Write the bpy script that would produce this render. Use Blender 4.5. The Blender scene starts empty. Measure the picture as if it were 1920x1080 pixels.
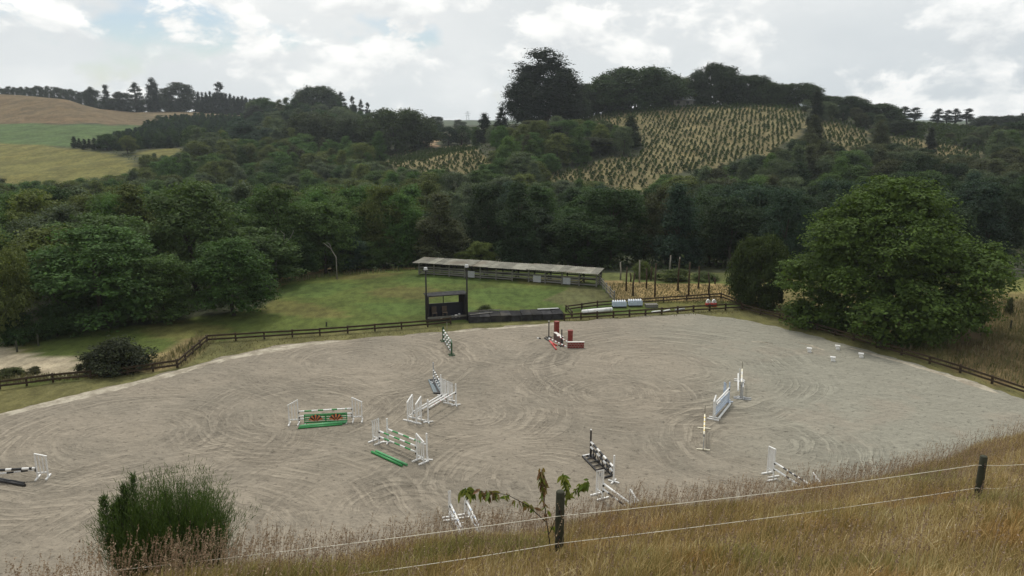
import bpy, math, random
import numpy as np
from mathutils import Vector, Matrix
R = math.radians
random.seed(7)
rng = np.random.default_rng(7)
SC = bpy.context.scene
COL = SC.collection

# ------------------------------------------------------------------ camera
F, CZ, PITCH = 1450.0, 18.4, R(12.1)
CP, SP = math.cos(PITCH), math.sin(PITCH)
cam_d = bpy.data.cameras.new('camera'); cam = bpy.data.objects.new('camera', cam_d); COL.objects.link(cam)
cam_d.sensor_width = 36.0; cam_d.lens = F / 1920 * 36.0
cam_d.clip_start = 0.1; cam_d.clip_end = 6000
cam.location = (0, 0, CZ); cam.rotation_euler = (math.pi/2 - PITCH, 0, 0)
SC.camera = cam

# ------------------------------------------------------------------ light
SUN_EL, SUN_AZ = R(57), R(-16)          # azimuth measured from +Y towards +X
SUN_DIR = Vector((math.sin(SUN_AZ)*math.cos(SUN_EL), math.cos(SUN_AZ)*math.cos(SUN_EL), math.sin(SUN_EL)))
W = bpy.data.worlds.new('World'); SC.world = W; W.use_nodes = True
sun_d = bpy.data.lights.new('sun', 'SUN'); sun = bpy.data.objects.new('sun', sun_d); COL.objects.link(sun)
sun_d.energy = 2.1; sun_d.angle = R(9); sun_d.color = (1.0, 0.95, 0.86)
sun.rotation_euler = (-SUN_DIR).to_track_quat('-Z', 'Y').to_euler()
SC.view_settings.view_transform = 'Standard'
SC.view_settings.look = 'None'
SC.view_settings.exposure = 0.0
SC.view_settings.gamma = 1.0
SC.view_settings.use_curve_mapping = False
SC.cycles.max_bounces = 5; SC.cycles.diffuse_bounces = 3; SC.cycles.glossy_bounces = 2
SC.cycles.transmission_bounces = 3; SC.cycles.transparent_max_bounces = 4; SC.cycles.volume_bounces = 1
SC.cycles.use_denoising = True

class NT:
    """small node helper"""
    def __init__(s, tree):
        s.t = tree; s.n = tree.nodes; s.l = tree.links
    def new(s, typ, ins=None, **kw):
        n = s.n.new(typ)
        for k, v in kw.items(): setattr(n, k, v)
        for k, v in (ins or {}).items(): s.set(n.inputs[k], v)
        return n
    def set(s, sock, v):
        if isinstance(v, bpy.types.NodeSocket): s.l.new(v, sock)
        else: sock.default_value = v
    def math(s, op, a, b=0.0, c=0.0, clamp=False):
        n = s.n.new('ShaderNodeMath'); n.operation = op; n.use_clamp = clamp
        for i, v in enumerate((a, b, c)): s.set(n.inputs[i], v)
        return n.outputs[0]
    def vmath(s, op, a, b=(0, 0, 0)):
        n = s.n.new('ShaderNodeVectorMath'); n.operation = op
        s.set(n.inputs[0], a)
        if op == 'SCALE': s.set(n.inputs[3], b)
        else: s.set(n.inputs[1], b)
        return n.outputs[1] if op in ('LENGTH', 'DOT_PRODUCT', 'DISTANCE') else n.outputs[0]
    def mix(s, f, a, b, blend='MIX'):
        n = s.n.new('ShaderNodeMix'); n.data_type = 'RGBA'; n.blend_type = blend; n.clamp_result = False
        s.set(n.inputs[0], f)
        for i, v in ((6, a), (7, b)):
            s.set(n.inputs[i], (*v, 1) if isinstance(v, tuple) and len(v) == 3 else v)
        return n.outputs[2]
    def noise(s, vec, scale, detail=4, rough=0.55, dist=0.0, out=0):
        n = s.new('ShaderNodeTexNoise', {'Scale': scale, 'Detail': detail, 'Roughness': rough, 'Distortion': dist})
        if vec is not None: s.l.new(vec, n.inputs['Vector'])
        return n.outputs[out]
    def smooth(s, v, a, b, lo=0.0, hi=1.0):
        n = s.n.new('ShaderNodeMapRange'); n.interpolation_type = 'SMOOTHSTEP'
        for k, x in zip((0, 1, 2, 3, 4), (v, a, b, lo, hi)): s.set(n.inputs[k], x)
        return n.outputs[0]
    def ramp(s, v, stops):
        n = s.n.new('ShaderNodeValToRGB'); s.set(n.inputs[0], v)
        e = n.color_ramp.elements
        while len(e) < len(stops): e.new(0.5)
        for q, (p, c) in zip(e, stops): q.position = p; q.color = (*c, 1)
        return n.outputs[0]

w = NT(W.node_tree); w.n.clear()
wt = w.new('ShaderNodeTexCoord').outputs['Generated']
sky = w.new('ShaderNodeTexSky'); sky.sky_type = 'NISHITA'; sky.sun_disc = False
sky.sun_elevation = SUN_EL; sky.sun_rotation = SUN_AZ; sky.altitude = 100
bg1 = w.new('ShaderNodeBackground', {'Color': sky.outputs[0], 'Strength': 0.10})
st = w.vmath('MULTIPLY', wt, (1.0, 1.0, 1.75))
st = w.vmath('ADD', st, (3.7, 1.3, 0.42))
c1 = w.noise(st, 2.7, 7, 0.55, 0.2)                     # broad banks of cloud
def heap(dz): return w.noise(w.vmath('ADD', st, (0.0, 0.0, dz)), 8.0, 11, 0.57, 0.18)
h0, h1_ = heap(0.0), heap(0.035)                        # heaps, and the same seen a little higher: tops catch the light
puff = w.smooth(w.math('ADD', h0, w.math('MULTIPLY', c1, 0.35)), 0.635, 0.735)
lit = w.math('ADD', 0.55, w.math('MULTIPLY', w.math('SUBTRACT', h0, h1_), 5.0), clamp=True)
base = w.ramp(c1, [(0.30, (0.57, 0.63, 0.675)), (0.50, (0.68, 0.73, 0.76)), (0.64, (0.88, 0.905, 0.91))])
heapc = w.ramp(lit, [(0.0, (0.62, 0.665, 0.70)), (0.45, (0.82, 0.85, 0.86)), (1.0, (1.08, 1.08, 1.06))])
ccol = w.mix(w.math('MULTIPLY', puff, 0.85), base, heapc)
glow = w.vmath('DOT_PRODUCT', wt, tuple(SUN_DIR))
glow = w.smooth(glow, 0.30, 1.0, 0.0, 1.0)
ccol = w.mix(w.math('MULTIPLY', glow, 0.6), ccol, (1.25, 1.22, 1.15))
bg2 = w.new('ShaderNodeBackground', {'Color': ccol, 'Strength': 1.0})
cover = w.math('MAXIMUM', w.smooth(w.noise(st, 4.1, 5, 0.5), 0.30, 0.38), puff)
mx = w.new('ShaderNodeMixShader', {0: cover, 1: bg1.outputs[0], 2: bg2.outputs[0]})
w.l.new(mx.outputs[0], w.new('ShaderNodeOutputWorld').inputs[0])

# ------------------------------------------------------------------ geometry of the view (survey helpers)
def ray(px, py):
    u, v = (px-960)/F, (540-py)/F
    return np.array([u, CP+v*SP, -SP+v*CP])
def G(px, py, z=0.0):
    d = ray(px, py); t = (z-CZ)/d[2]
    return Vector((d[0]*t, d[1]*t, z))
def atY(px, py, Y):
    d = ray(px, py); t = Y/d[1]
    return Vector((d[0]*t, Y, CZ+d[2]*t))
def proj(x, y, z):
    x, y, z = np.asarray(x, float), np.asarray(y, float), np.asarray(z, float)-CZ
    dep = np.maximum(y*CP - z*SP, 0.05)
    return 960+F*x/dep, 540-F*(y*SP+z*CP)/dep, dep
def inpoly(px, py, poly):
    px = np.asarray(px, float); py = np.asarray(py, float); r = np.zeros(px.shape, bool); n = len(poly)
    for i in range(n):
        (x1, y1), (x2, y2) = poly[i], poly[(i+1) % n]
        if y1 == y2: continue
        c = ((y1 > py) != (y2 > py)) & (px < (x2-x1)*(py-y1)/(y2-y1)+x1)
        r ^= c
    return r
def sstep(a, b, v):
    t = np.clip((np.asarray(v, float)-a)/(b-a), 0, 1); return t*t*(3-2*t)

# ------------------------------------------------------------------ terrain
TAB = {
 -900: [(95,-1),(130,-4),(170,-7),(205,-8),(235,-2),(270,1.5),(310,5),(350,9.2),(380,10.5),(460,18.2),(500,26),(560,40),(620,39),(700,36),(900,38),(1500,40)],
 0:   [(95,-1),(130,-4),(170,-7),(205,-8),(235,-2),(270,1.5),(310,5),(350,9.2),(380,10.5),(460,18.2),(500,26),(560,39.6),(600,39),(650,36),(900,36),(1500,38)],
 150: [(95,-1),(130,-4),(170,-7),(205,-8),(235,-3),(270,1.5),(310,5),(350,9.0),(380,10.4),(460,17.8),(500,24),(560,35),(600,34),(650,33),(900,32),(1500,34)],
 215: [(95,-1),(130,-4),(170,-7),(205,-8),(235,-5),(270,1),(310,5),(350,8.7),(380,10.2),(460,17.2),(500,21),(560,27.5),(600,27),(650,29),(900,28),(1500,30)],
 275: [(95,-1),(130,-4),(170,-7),(205,-8),(240,-6),(280,1.5),(310,5.2),(350,8.5),(380,10),(460,16),(520,17.5),(560,18.6),(640,27),(700,27),(900,28),(1500,30)],
 350: [(95,-1),(130,-4),(170,-7.5),(215,-8),(245,-5),(285,2.5),(310,6),(340,7.8),(460,15.5),(560,21),(640,27.5),(700,27),(900,28),(1500,30)],
 500: [(95,-1),(130,-4),(170,-8),(220,-8),(280,-2),(350,5),(430,13),(500,21),(560,24),(620,23),(700,20),(900,22),(1500,26)],
 650: [(95,-.5),(130,-4),(170,-8),(220,-7),(280,-1),(350,5),(430,11),(500,17),(560,17),(700,16),(900,20),(1500,24)],
 800: [(95,0),(130,-4),(170,-8),(200,-5),(222,2),(262,7),(300,6),(350,9),(430,12),(600,14),(900,19),(1500,22)],
 870: [(95,0),(130,-4),(170,-8),(200,-4),(220,3),(265,9.6),(300,7),(350,9),(430,12),(600,14.5),(900,19),(1500,22)],
 960: [(95,0),(130,-4),(170,-7),(205,-2),(240,6),(280,12),(310,17.5),(350,18.5),(430,15),(600,14),(900,18),(1500,22)],
 1060:[(95,0),(130,-4),(175,-8),(213,0),(250,6.6),(285,13.5),(310,18.4),(350,20),(430,17),(600,15),(900,18),(1500,22)],
 1200:[(95,0),(130,-4),(175,-8),(210,0.2),(250,7.4),(285,15),(325,23.6),(360,25),(430,20),(600,16),(900,18),(1500,22)],
 1350:[(95,0),(130,-4),(170,-5),(195,-1),(225,4.6),(260,11),(330,25.2),(360,26),(430,20),(600,16),(900,18),(1500,22)],
 1500:[(95,0),(130,-4),(165,-4),(195,0),(225,6),(260,12),(330,24),(360,24.5),(430,20),(600,16),(900,18),(1500,22)],
 1650:[(95,0),(130,-3),(165,-3),(195,0),(225,5),(260,9),(310,15),(340,17),(430,16),(600,15),(900,18),(1500,22)],
 1800:[(95,0),(130,-3),(165,-3),(195,0),(225,4),(260,8),(300,12),(340,14.5),(430,16),(600,16),(900,18),(1500,22)],
 2600:[(95,0),(130,-3),(165,-3),(195,0),(225,4),(260,8),(300,12),(340,14.5),(430,16),(600,16),(900,18),(1500,22)],
}
TPX = np.array(sorted(TAB), float); TS = (TPX-960)/F/0.985
def hsh(x, y):
    return (np.sin(x*.031+1.3)*np.cos(y*.027+.4)+.5*np.sin(x*.083+y*.061+2.1)+.3*np.cos(x*.17-y*.13))
def H(x, y):
    x = np.asarray(x, float); y = np.asarray(y, float)
    sh = np.broadcast(x, y).shape; x = np.broadcast_to(x, sh).ravel(); y = np.broadcast_to(y, sh).ravel()
    yy = np.maximum(y, 1.0); s = np.clip(x/yy, TS[0], TS[-1])
    k = np.clip(np.searchsorted(TS, s)-1, 0, len(TS)-2)
    rows = []
    for p in TPX:
        t = TAB[p]; Y = np.array([50, 80]+[a for a, _ in t], float); Z = np.array([0, 0]+[b for _, b in t], float)
        acc = 0
        for o, wgt in ((-12, .15), (-6, .2), (0, .3), (6, .2), (12, .15)): acc = acc + wgt*np.interp(y+o*np.clip((y-85)/60, 0, 1), Y, Z)
        rows.append(acc)
    rows = np.array(rows); f = (s-TS[k])/(TS[k+1]-TS[k]); f = f*f*(3-2*f)*.5+f*.5
    i = np.arange(len(y)); z = rows[k, i]*(1-f)+rows[k+1, i]*f
    z = z + hsh(x, y)*np.clip((y-105)/120, 0, 1)*0.55
    # the bank the photographer stands on
    yc = np.interp(x, (-14, -6, -4.5, -4, -2.9, -1.5, 1.2, 6.5, 16, 30), (5, 6.3, 7.6, 9.3, 10.7, 12.4, 15, 16.3, 23, 26))+.22*np.sin(x*.9)+.15*np.sin(x*2.3+1)
    pl = 16.58-.45*y+.106*np.clip(x, 0, 22)
    pl = np.where(y < 0, 16.58+.106*np.clip(x, 0, 22)-.25*np.maximum(y, -30), pl)
    zc = 16.58-.45*yc+.106*np.clip(x, 0, 22)
    dd = y-yc
    bank = np.where(dd < 0, pl, zc-.45*dd-.45*np.clip(dd, 0, 2.5)**2/5-np.where(dd > 2.5, .45*(dd-2.5), 0))
    bank = bank+.016*np.clip(x-10, 0, 12)**2
    bank = bank+.10*np.sin(x*1.1+y*.7)+.06*np.sin(x*2.3-y*1.9)
    sm = .6; hh = np.clip(.5+.5*(bank-z)/sm, 0, 1)
    z = z*(1-hh)+bank*hh+sm*hh*(1-hh)*np.clip((60-y)/20, 0, 1)
    return z.reshape(sh)
def h1(x, y): return float(H(np.array([x]), np.array([y]))[0])
def onground(px, py):
    """where the sight line through a picture point meets the terrain"""
    d = ray(px, py); t = np.concatenate([np.arange(6, 120, .25), np.arange(120, 700, 1.0)])
    g = (CZ+d[2]*t)-H(d[0]*t, d[1]*t); k = np.argmax(g < 0)
    if g[k] >= 0: k = len(t)-1
    a, b = g[k-1], g[k]; tt = t[k-1]+(t[k]-t[k-1])*a/(a-b) if a != b else t[k]
    return Vector((d[0]*tt, d[1]*tt, CZ+d[2]*tt))

# ------------------------------------------------------------------ mesh + object helpers
def tag(o, label=None, cat=None, group=None, kind=None):
    if label: o['label'] = label
    if cat: o['category'] = cat
    if group: o['group'] = group
    if kind: o['kind'] = kind
    return o
def link(o, parent=None):
    COL.objects.link(o)
    if parent is not None: o.parent = parent
    return o
def thing(name, label, cat, loc=(0, 0, 0), rz=0.0, group=None):
    o = bpy.data.objects.new(name, None); o.empty_display_size = .3; link(o)
    o.location = loc; o.rotation_euler = (0, 0, rz)
    return tag(o, label, cat, group)
def copy_tree(o, parent=None):
    c = o.copy(); link(c)
    if parent is not None: c.parent = parent
    for ch in list(o.children): copy_tree(ch, c)
    return c
class MB:
    def __init__(s): s.v = []; s.f = []; s.m = []
    def add(s, v, f, m=0):
        b = len(s.v); s.v += [tuple(p) for p in v]; s.f += [tuple(i+b for i in q) for q in f]; s.m += [m]*len(f); return s
    def box(s, c, d, m=0, rz=0.0):
        x, y, z = d[0]/2, d[1]/2, d[2]/2; ca, sa = math.cos(rz), math.sin(rz); P = []
        for sx, sy, sz in ((-1,-1,-1),(1,-1,-1),(1,1,-1),(-1,1,-1),(-1,-1,1),(1,-1,1),(1,1,1),(-1,1,1)):
            a, b = sx*x, sy*y; P.append((c[0]+a*ca-b*sa, c[1]+a*sa+b*ca, c[2]+sz*z))
        return s.add(P, [(0,3,2,1),(4,5,6,7),(0,1,5,4),(1,2,6,5),(2,3,7,6),(3,0,4,7)], m)
    def bar(s, a, b, wd, ht, m=0):
        a, b = Vector(a), Vector(b); d = (b-a).normalized(); up = Vector((0, 0, 1))
        if abs(d.z) > .95: up = Vector((0, 1, 0))
        r = d.cross(up).normalized()*wd/2; u = r.cross(d).normalized()*ht/2
        P = [a-r-u, a+r-u, a+r+u, a-r+u, b-r-u, b+r-u, b+r+u, b-r+u]
        return s.add(P, [(0,1,2,3),(7,6,5,4),(0,4,5,1),(1,5,6,2),(2,6,7,3),(3,7,4,0)], m)
    def tube(s, pts, rad, n=8, m=0, caps=True, mats=None):
        pts = [Vector(p) for p in pts]; rad = [rad]*len(pts) if not isinstance(rad, (list, tuple)) else rad
        base = len(s.v); prev = None
        for i, p in enumerate(pts):
            d = (pts[min(i+1, len(pts)-1)]-pts[max(i-1, 0)]).normalized()
            up = prev if prev is not None else (Vector((0, 0, 1)) if abs(d.z) < .9 else Vector((1, 0, 0)))
            r = d.cross(up); r = r.normalized() if r.length > 1e-6 else d.orthogonal().normalized()
            u = r.cross(d).normalized(); prev = u
            for k in range(n):
                a = 2*math.pi*k/n; s.v.append(tuple(p+(r*math.cos(a)+u*math.sin(a))*rad[i]))
        for i in range(len(pts)-1):
            for k in range(n):
                q = (k+1) % n
                s.f.append((base+i*n+k, base+i*n+q, base+(i+1)*n+q, base+(i+1)*n+k)); s.m.append(mats[i] if mats else m)
        if caps:
            s.f.append(tuple(base+k for k in reversed(range(n)))); s.m.append(mats[0] if mats else m)
            e = base+(len(pts)-1)*n
            s.f.append(tuple(e+k for k in range(n))); s.m.append(mats[-1] if mats else m)
        return s
    def prism(s, poly, y0, y1, m=0):
        n = len(poly); P = [(x, y0, z) for x, z in poly]+[(x, y1, z) for x, z in poly]
        return s.add(P, [tuple(range(n)), tuple(reversed(range(n, 2*n)))]+[(i, n+i, n+(i+1) % n, (i+1) % n) for i in range(n)], m)
    def mesh(s, name, mats, smooth=False):
        me = bpy.data.meshes.new(name); me.from_pydata(s.v, [], s.f)
        for m in (mats if isinstance(mats, (list, tuple)) else [mats]): me.materials.append(m)
        me.polygons.foreach_set('material_index', s.m)
        if smooth: me.polygons.foreach_set('use_smooth', [True]*len(s.f))
        me.update(); return me
    def build(s, name, mats, parent=None, smooth=False, loc=None):
        o = bpy.data.objects.new(name, s.mesh(name, mats, smooth)); link(o, parent)
        if loc is not None: o.location = loc
        return o
def np_mesh(name, V, Q, mats, smooth=False):
    """V n x 3, Q m x k polygons of one size"""
    me = bpy.data.meshes.new(name); V = np.asarray(V, np.float32); Q = np.asarray(Q, np.int32); k = Q.shape[1]
    me.vertices.add(len(V)); me.vertices.foreach_set('co', V.ravel())
    me.loops.add(Q.size); me.loops.foreach_set('vertex_index', Q.ravel())
    me.polygons.add(len(Q)); me.polygons.foreach_set('loop_start', np.arange(0, Q.size, k, dtype=np.int32))
    try: me.polygons.foreach_set('loop_total', np.full(len(Q), k, np.int32))
    except Exception: pass
    if smooth: me.polygons.foreach_set('use_smooth', np.ones(len(Q), bool))
    for m in mats: me.materials.append(m)
    me.update(calc_edges=True); return me

# ------------------------------------------------------------------ materials
def mat(name):
    m = bpy.data.materials.new(name); m.use_nodes = True; t = NT(m.node_tree); t.n.clear()
    out = t.new('ShaderNodeOutputMaterial'); return m, t, out
def paint(name, col, rough=.5, var=.12, scale=6.0, spec=.4, dirt=None, orand=0.0):
    m, t, out = mat(name); tc = t.new('ShaderNodeTexCoord').outputs['Object']
    n = t.noise(tc, scale, 5, .6); n2 = t.noise(tc, scale*.27, 3, .5)
    c = t.mix(t.smooth(n, .3, .75, 0, 1), tuple(x*(1-var) for x in col), tuple(min(x*(1+var), .9) for x in col))
    if dirt: c = t.mix(t.smooth(n2, .5, .72, 0, .7), c, dirt)
    if orand: c = t.vmath('SCALE', c, t.math('MULTIPLY_ADD', t.new('ShaderNodeObjectInfo').outputs['Random'], orand*2, 1-orand))
    b = t.new('ShaderNodeBsdfPrincipled', {'Base Color': c, 'Roughness': rough, 'Specular IOR Level': spec})
    bp = t.new('ShaderNodeBump', {'Height': n, 'Strength': .15, 'Distance': .01}); t.l.new(bp.outputs[0], b.inputs['Normal'])
    t.l.new(b.outputs[0], out.inputs[0]); return m
def wood(name, c0, c1, rough=.85):
    m, t, out = mat(name); tc = t.new('ShaderNodeTexCoord').outputs['Object']
    g = t.noise(t.vmath('MULTIPLY', tc, (2, 14, 14)), 1.0, 6, .6); p = t.noise(tc, .9, 3, .5)
    c = t.mix(g, c0, c1); c = t.mix(t.smooth(p, .4, .7, 0, .45), c, tuple(x*.6 for x in c0))
    b = t.new('ShaderNodeBsdfPrincipled', {'Base Color': c, 'Roughness': rough, 'Specular IOR Level': .2})
    bp = t.new('ShaderNodeBump', {'Height': g, 'Strength': .3, 'Distance': .01}); t.l.new(bp.outputs[0], b.inputs['Normal'])
    t.l.new(b.outputs[0], out.inputs[0]); return m
WHITE = paint('white_paint', (.80, .80, .79), .45, .06, 5, .4, (.62, .60, .55))
CREAM = paint('cream_paint', (.80, .75, .60), .5, .08, 5)
YELLOW = paint('yellow_paint', (.72, .52, .10), .5)
GREEN = paint('green_paint', (.035, .25, .07), .4)
PALEGREEN = paint('pale_green_paint', (.10, .36, .15), .4)
DKGREEN = paint('dark_green_paint', (.03, .09, .04), .5)
BLACK = paint('black_paint', (.022, .022, .024), .45)
RED = paint('red_paint', (.50, .035, .03), .45)
PINK = paint('faded_red_paint', (.62, .10, .10), .5)
BRICKRED = paint('brick_red_paint', (.21, .030, .022), .55, .2)
ORANGE = paint('orange_paint', (.66, .19, .07), .5)
BLUE = paint('pale_blue_paint', (.52, .60, .72), .45)
SLATE = paint('slate_blue_sheet', (.135, .175, .195), .5, .2, 3)
GREYPL = paint('grey_plastic', (.42, .43, .44), .5)
MORTAR = paint('mortar_white', (.62, .58, .54), .7)
DKGREY = paint('dark_grey_block', (.09, .085, .085), .7, .25)
FENCEW = wood('fence_timber', (.030, .022, .014), (.085, .058, .036))
OLDWOOD = wood('weathered_timber', (.13, .125, .11), (.26, .25, .22))
DARKWOOD = wood('dark_timber', (.018, .017, .018), (.05, .046, .044))
POSTW = wood('treated_post', (.028, .030, .020), (.075, .076, .052))
PALEPOLE = wood('pale_pole', (.17, .16, .13), (.30, .28, .23))
ROOFM = paint('rusty_sheet_roof', (.215, .21, .172), .7, .3, 1.6, .2, (.13, .105, .075), .30)
BLACKSHEET = paint('black_sheet', (.034, .034, .036), .9, .4, 2, .08, (.07, .065, .055), .4)
BLUEPLY = paint('navy_lining', (.018, .020, .032), .6)
LAMPG = paint('lamp_grey', (.55, .57, .58), .35)
BARK = wood('bark', (.030, .026, .020), (.075, .064, .050))
DEADBARK = wood('dead_bark', (.20, .185, .16), (.34, .32, .28))
WIRE = paint('white_rope', (.72, .68, .58), .6)
CHAIRM = paint('brown_chair', (.10, .075, .055), .6)

def foliage(name, rough=.55, transl=.28, hue=(1.14, 1.08, .70)):
    m, t, out = mat(name)
    oi = t.new('ShaderNodeObjectInfo'); ge = t.new('ShaderNodeNewGeometry'); tc = t.new('ShaderNodeTexCoord').outputs['Object']
    isl = ge.outputs['Random Per Island']
    k = t.math('MULTIPLY_ADD', isl, .55, .72)
    k = t.math('MULTIPLY', k, t.math('MULTIPLY_ADD', oi.outputs['Random'], .45, .78))
    k = t.math('MULTIPLY', k, t.smooth(t.noise(tc, .55, 3, .6), .3, .7, .75, 1.3))
    base = t.mix(t.smooth(t.math('FRACT', t.math('MULTIPLY', isl, 7.13)), .55, 1, 0, .55), oi.outputs['Color'], t.mix(1.0, oi.outputs['Color'], hue, 'MULTIPLY'))
    c = t.vmath('SCALE', base, k)
    b = t.new('ShaderNodeBsdfPrincipled', {'Base Color': c, 'Roughness': .7, 'Specular IOR Level': .12})
    tr = t.new('ShaderNodeBsdfTranslucent', {'Color': t.vmath('MULTIPLY', c, (1.25, 1.3, .6))})
    mxn = t.new('ShaderNodeMixShader', {0: transl, 1: b.outputs[0], 2: tr.outputs[0]})
    t.l.new(mxn.outputs[0], out.inputs[0]); return m
LEAF = foliage('leaves')
GRASSB = None
def blade_mat(name, ramp, patch, mixed=False):
    m, t, out = mat(name)
    isl = t.new('ShaderNodeNewGeometry').outputs['Random Per Island']; tc = t.new('ShaderNodeTexCoord').outputs['Object']
    v = t.math('ADD', t.math('MULTIPLY', isl, .62), t.math('MULTIPLY', t.smooth(t.noise(tc, patch, 3, .55), .3, .7), .38))
    c = t.ramp(v, ramp)
    if mixed:
        c = t.mix(t.smooth(t.noise(tc, .38, 4, .6), .50, .66, 0, .62), c, t.mix(1.0, c, (.62, .86, .62), 'MULTIPLY'))
        c = t.mix(t.smooth(t.noise(t.vmath('ADD', tc, (17, 4, 2)), .5, 4, .6), .52, .66, 0, .55), c, t.mix(1.0, c, (1.12, .78, .60), 'MULTIPLY'))
        c = t.mix(t.smooth(t.noise(t.vmath('ADD', tc, (5, 23, 2)), .8, 4, .6), .5, .7, 0, .5), c, t.mix(1.0, c, (1.35, 1.3, 1.3), 'MULTIPLY'))
    b = t.new('ShaderNodeBsdfPrincipled', {'Base Color': c, 'Roughness': .6, 'Specular IOR Level': .25})
    tr = t.new('ShaderNodeBsdfTranslucent', {'Color': c}); mxn = t.new('ShaderNodeMixShader', {0: .3, 1: b.outputs[0], 2: tr.outputs[0]})
    t.l.new(mxn.outputs[0], out.inputs[0]); return m
STRAW = blade_mat('dry_grass', [(0, (.10, .10, .028)), (.2, (.20, .165, .052)), (.45, (.32, .235, .092)), (.7, (.47, .37, .165)), (1, (.72, .63, .40))], .45, True)
STALK = blade_mat('grass_stalk', [(0, (.13, .085, .05)), (.4, (.24, .165, .105)), (.75, (.36, .27, .18)), (1, (.52, .43, .30))], .6)
FIELDGRASS = blade_mat('field_grass', [(0, (.07, .085, .026)), (.35, (.13, .128, .048)), (.7, (.21, .178, .09)), (1, (.31, .265, .155))], .25)

# ------------------------------------------------------------------ ground
def axis(segs):
    out = [segs[0][0]]
    for a, b, st in segs:
        n = max(1, int(round((b-a)/st))); out += list(np.linspace(a, b, n+1)[1:])
    return np.array(out)
gx = axis([(-2500,-1200,160),(-1200,-500,40),(-500,-260,9),(-260,-110,4.5),(-110,-60,2.2),(-60,-14,1.0),(-14,16,.5),(16,60,1.0),(60,110,2.2),(110,260,4.5),(260,500,9),(500,1200,40),(1200,2500,160)])
gy = axis([(-300,-40,26),(-40,2,3),(2,24,.5),(24,60,1.0),(60,112,.9),(112,240,2.2),(240,420,3.2),(420,660,4.5),(660,1000,20),(1000,2800,90)])
GXX, GYY = np.meshgrid(gx, gy); GZZ = H(GXX, GYY)
nx, ny = len(gx), len(gy)
idx = np.arange(nx*ny).reshape(ny, nx)
Q = np.stack([idx[:-1, :-1], idx[:-1, 1:], idx[1:, 1:], idx[1:, :-1]], -1).reshape(-1, 4)
V = np.stack([GXX, GYY, GZZ], -1).reshape(-1, 3)
# zones of land by what grows there (outlines surveyed in picture points)
PX, PY, _ = proj(V[:, 0], V[:, 1], V[:, 2])
jit = 4*np.sin(V[:, 0]*.21+V[:, 1]*.13)+3*np.sin(V[:, 0]*.53-V[:, 1]*.31)
OLIVE1 = [(-900,262),(0,268),(60,272),(140,278),(215,290),(255,305),(268,318),(210,335),(120,345),(60,348),(0,342),(-900,345)]
OLIVE2 = [(255,282),(300,278),(342,278),(345,292),(300,296),(258,293)]
GREENF = [(-900,232),(0,232),(265,235),(262,246),(200,258),(150,268),(130,276),(60,272),(0,268),(-900,262)]
BROWNH = [(-900,160),(0,167),(90,174),(170,182),(230,205),(290,225),(268,236),(180,231),(0,232),(-900,232)]
BROWN2 = [(235,206),(350,207),(460,210),(462,222),(400,222),(345,219),(300,226)]
PLANT1 = [(1062,228),(1150,212),(1300,198),(1430,199),(1510,210),(1508,240),(1455,282),(1340,313),(1235,335),(1190,362),(1150,352),(1120,345),(1005,340),(1080,312),(1200,292),(1200,245),(1140,235)]
PLANT2 = [(1540,228),(1580,232),(1622,245),(1626,272),(1600,284),(1560,275),(1542,255)]
PLANT3 = [(1668,252),(1730,262),(1790,275),(1840,284),(1836,299),(1760,299),(1745,285),(1700,280),(1672,268)]
PLANT4 = [(690,302),(760,288),(860,274),(895,278),(915,306),(880,326),(800,326),(740,316)]
FARB = [(782,262),(820,262),(820,274),(784,274)]
PADDOCK = [(520,512),(640,503),(780,500),(1130,515),(1380,520),(1400,560),(1400,640),(-400,760),(-400,640),(150,625),(330,600),(480,580),(515,555)]
OPEN = [OLIVE1, OLIVE2, GREENF, BROWNH, BROWN2, PLANT1, PLANT2, PLANT3, PLANT4, FARB]
Yv = V[:, 1]
colr = np.tile(np.array([.045, .05, .028]), (len(V), 1))
def zone(mask, c, soft=1.0): colr[mask] = colr[mask]*(1-soft)+np.array(c)*soft
zone(Yv < 34, (.15, .105, .045))
near = (Yv >= 30) & (Yv < 112)
zone(near & (PX > 1380) & (PY > 520), (.17, .145, .06))
zone(near & (PX > 1480) & (PY > 520) & (PY < 548), (.12, .125, .04))
zone(near & (PX > 1780) & (PY > 565) & (PY < 720), (.13, .095, .045))
pad = near & inpoly(PX+jit*.5, PY, PADDOCK)
zone(pad, (.072, .094, .024))
pn = np.clip(.5+.5*np.sin(V[:, 0]*.23+1.2*np.sin(V[:, 1]*.17))*np.cos(V[:, 1]*.31+V[:, 0]*.07), 0, 1)
zone(pad & (pn > .55) & (PY < 590), (.062, .096, .025), .7)
zone(pad & (pn < .22), (.115, .100, .036), .6)
zone(near & inpoly(PX+jit, PY, [(1015,562),(1080,535),(1125,538),(1150,558),(1120,572),(1060,576)]), (.115, .098, .055), .55)
zone(near & inpoly(PX+jit, PY, [(1135,525),(1200,530),(1340,532),(1400,540),(1400,566),(1150,566)]), (.25, .18, .085), .9)
zone(near & inpoly(PX+jit, PY, [(1135,512),(1380,512),(1380,530),(1135,526)]), (.10, .11, .04), .9)
zone(near & inpoly(PX+jit, PY, [(515,515),(600,503),(780,498),(780,504),(640,508),(530,524),(520,548)]), (.20, .145, .07), .9)
zone(near & inpoly(PX+jit*.3, PY, [(-600,640),(0,648),(70,668),(160,668),(150,702),(60,708),(0,705),(-600,720)]), (.32, .28, .20))
zone(near & inpoly(PX+jit*.5, PY, [(160,690),(300,660),(370,630),(400,632),(345,690),(180,706)]), (.20, .155, .075), .9)
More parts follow.
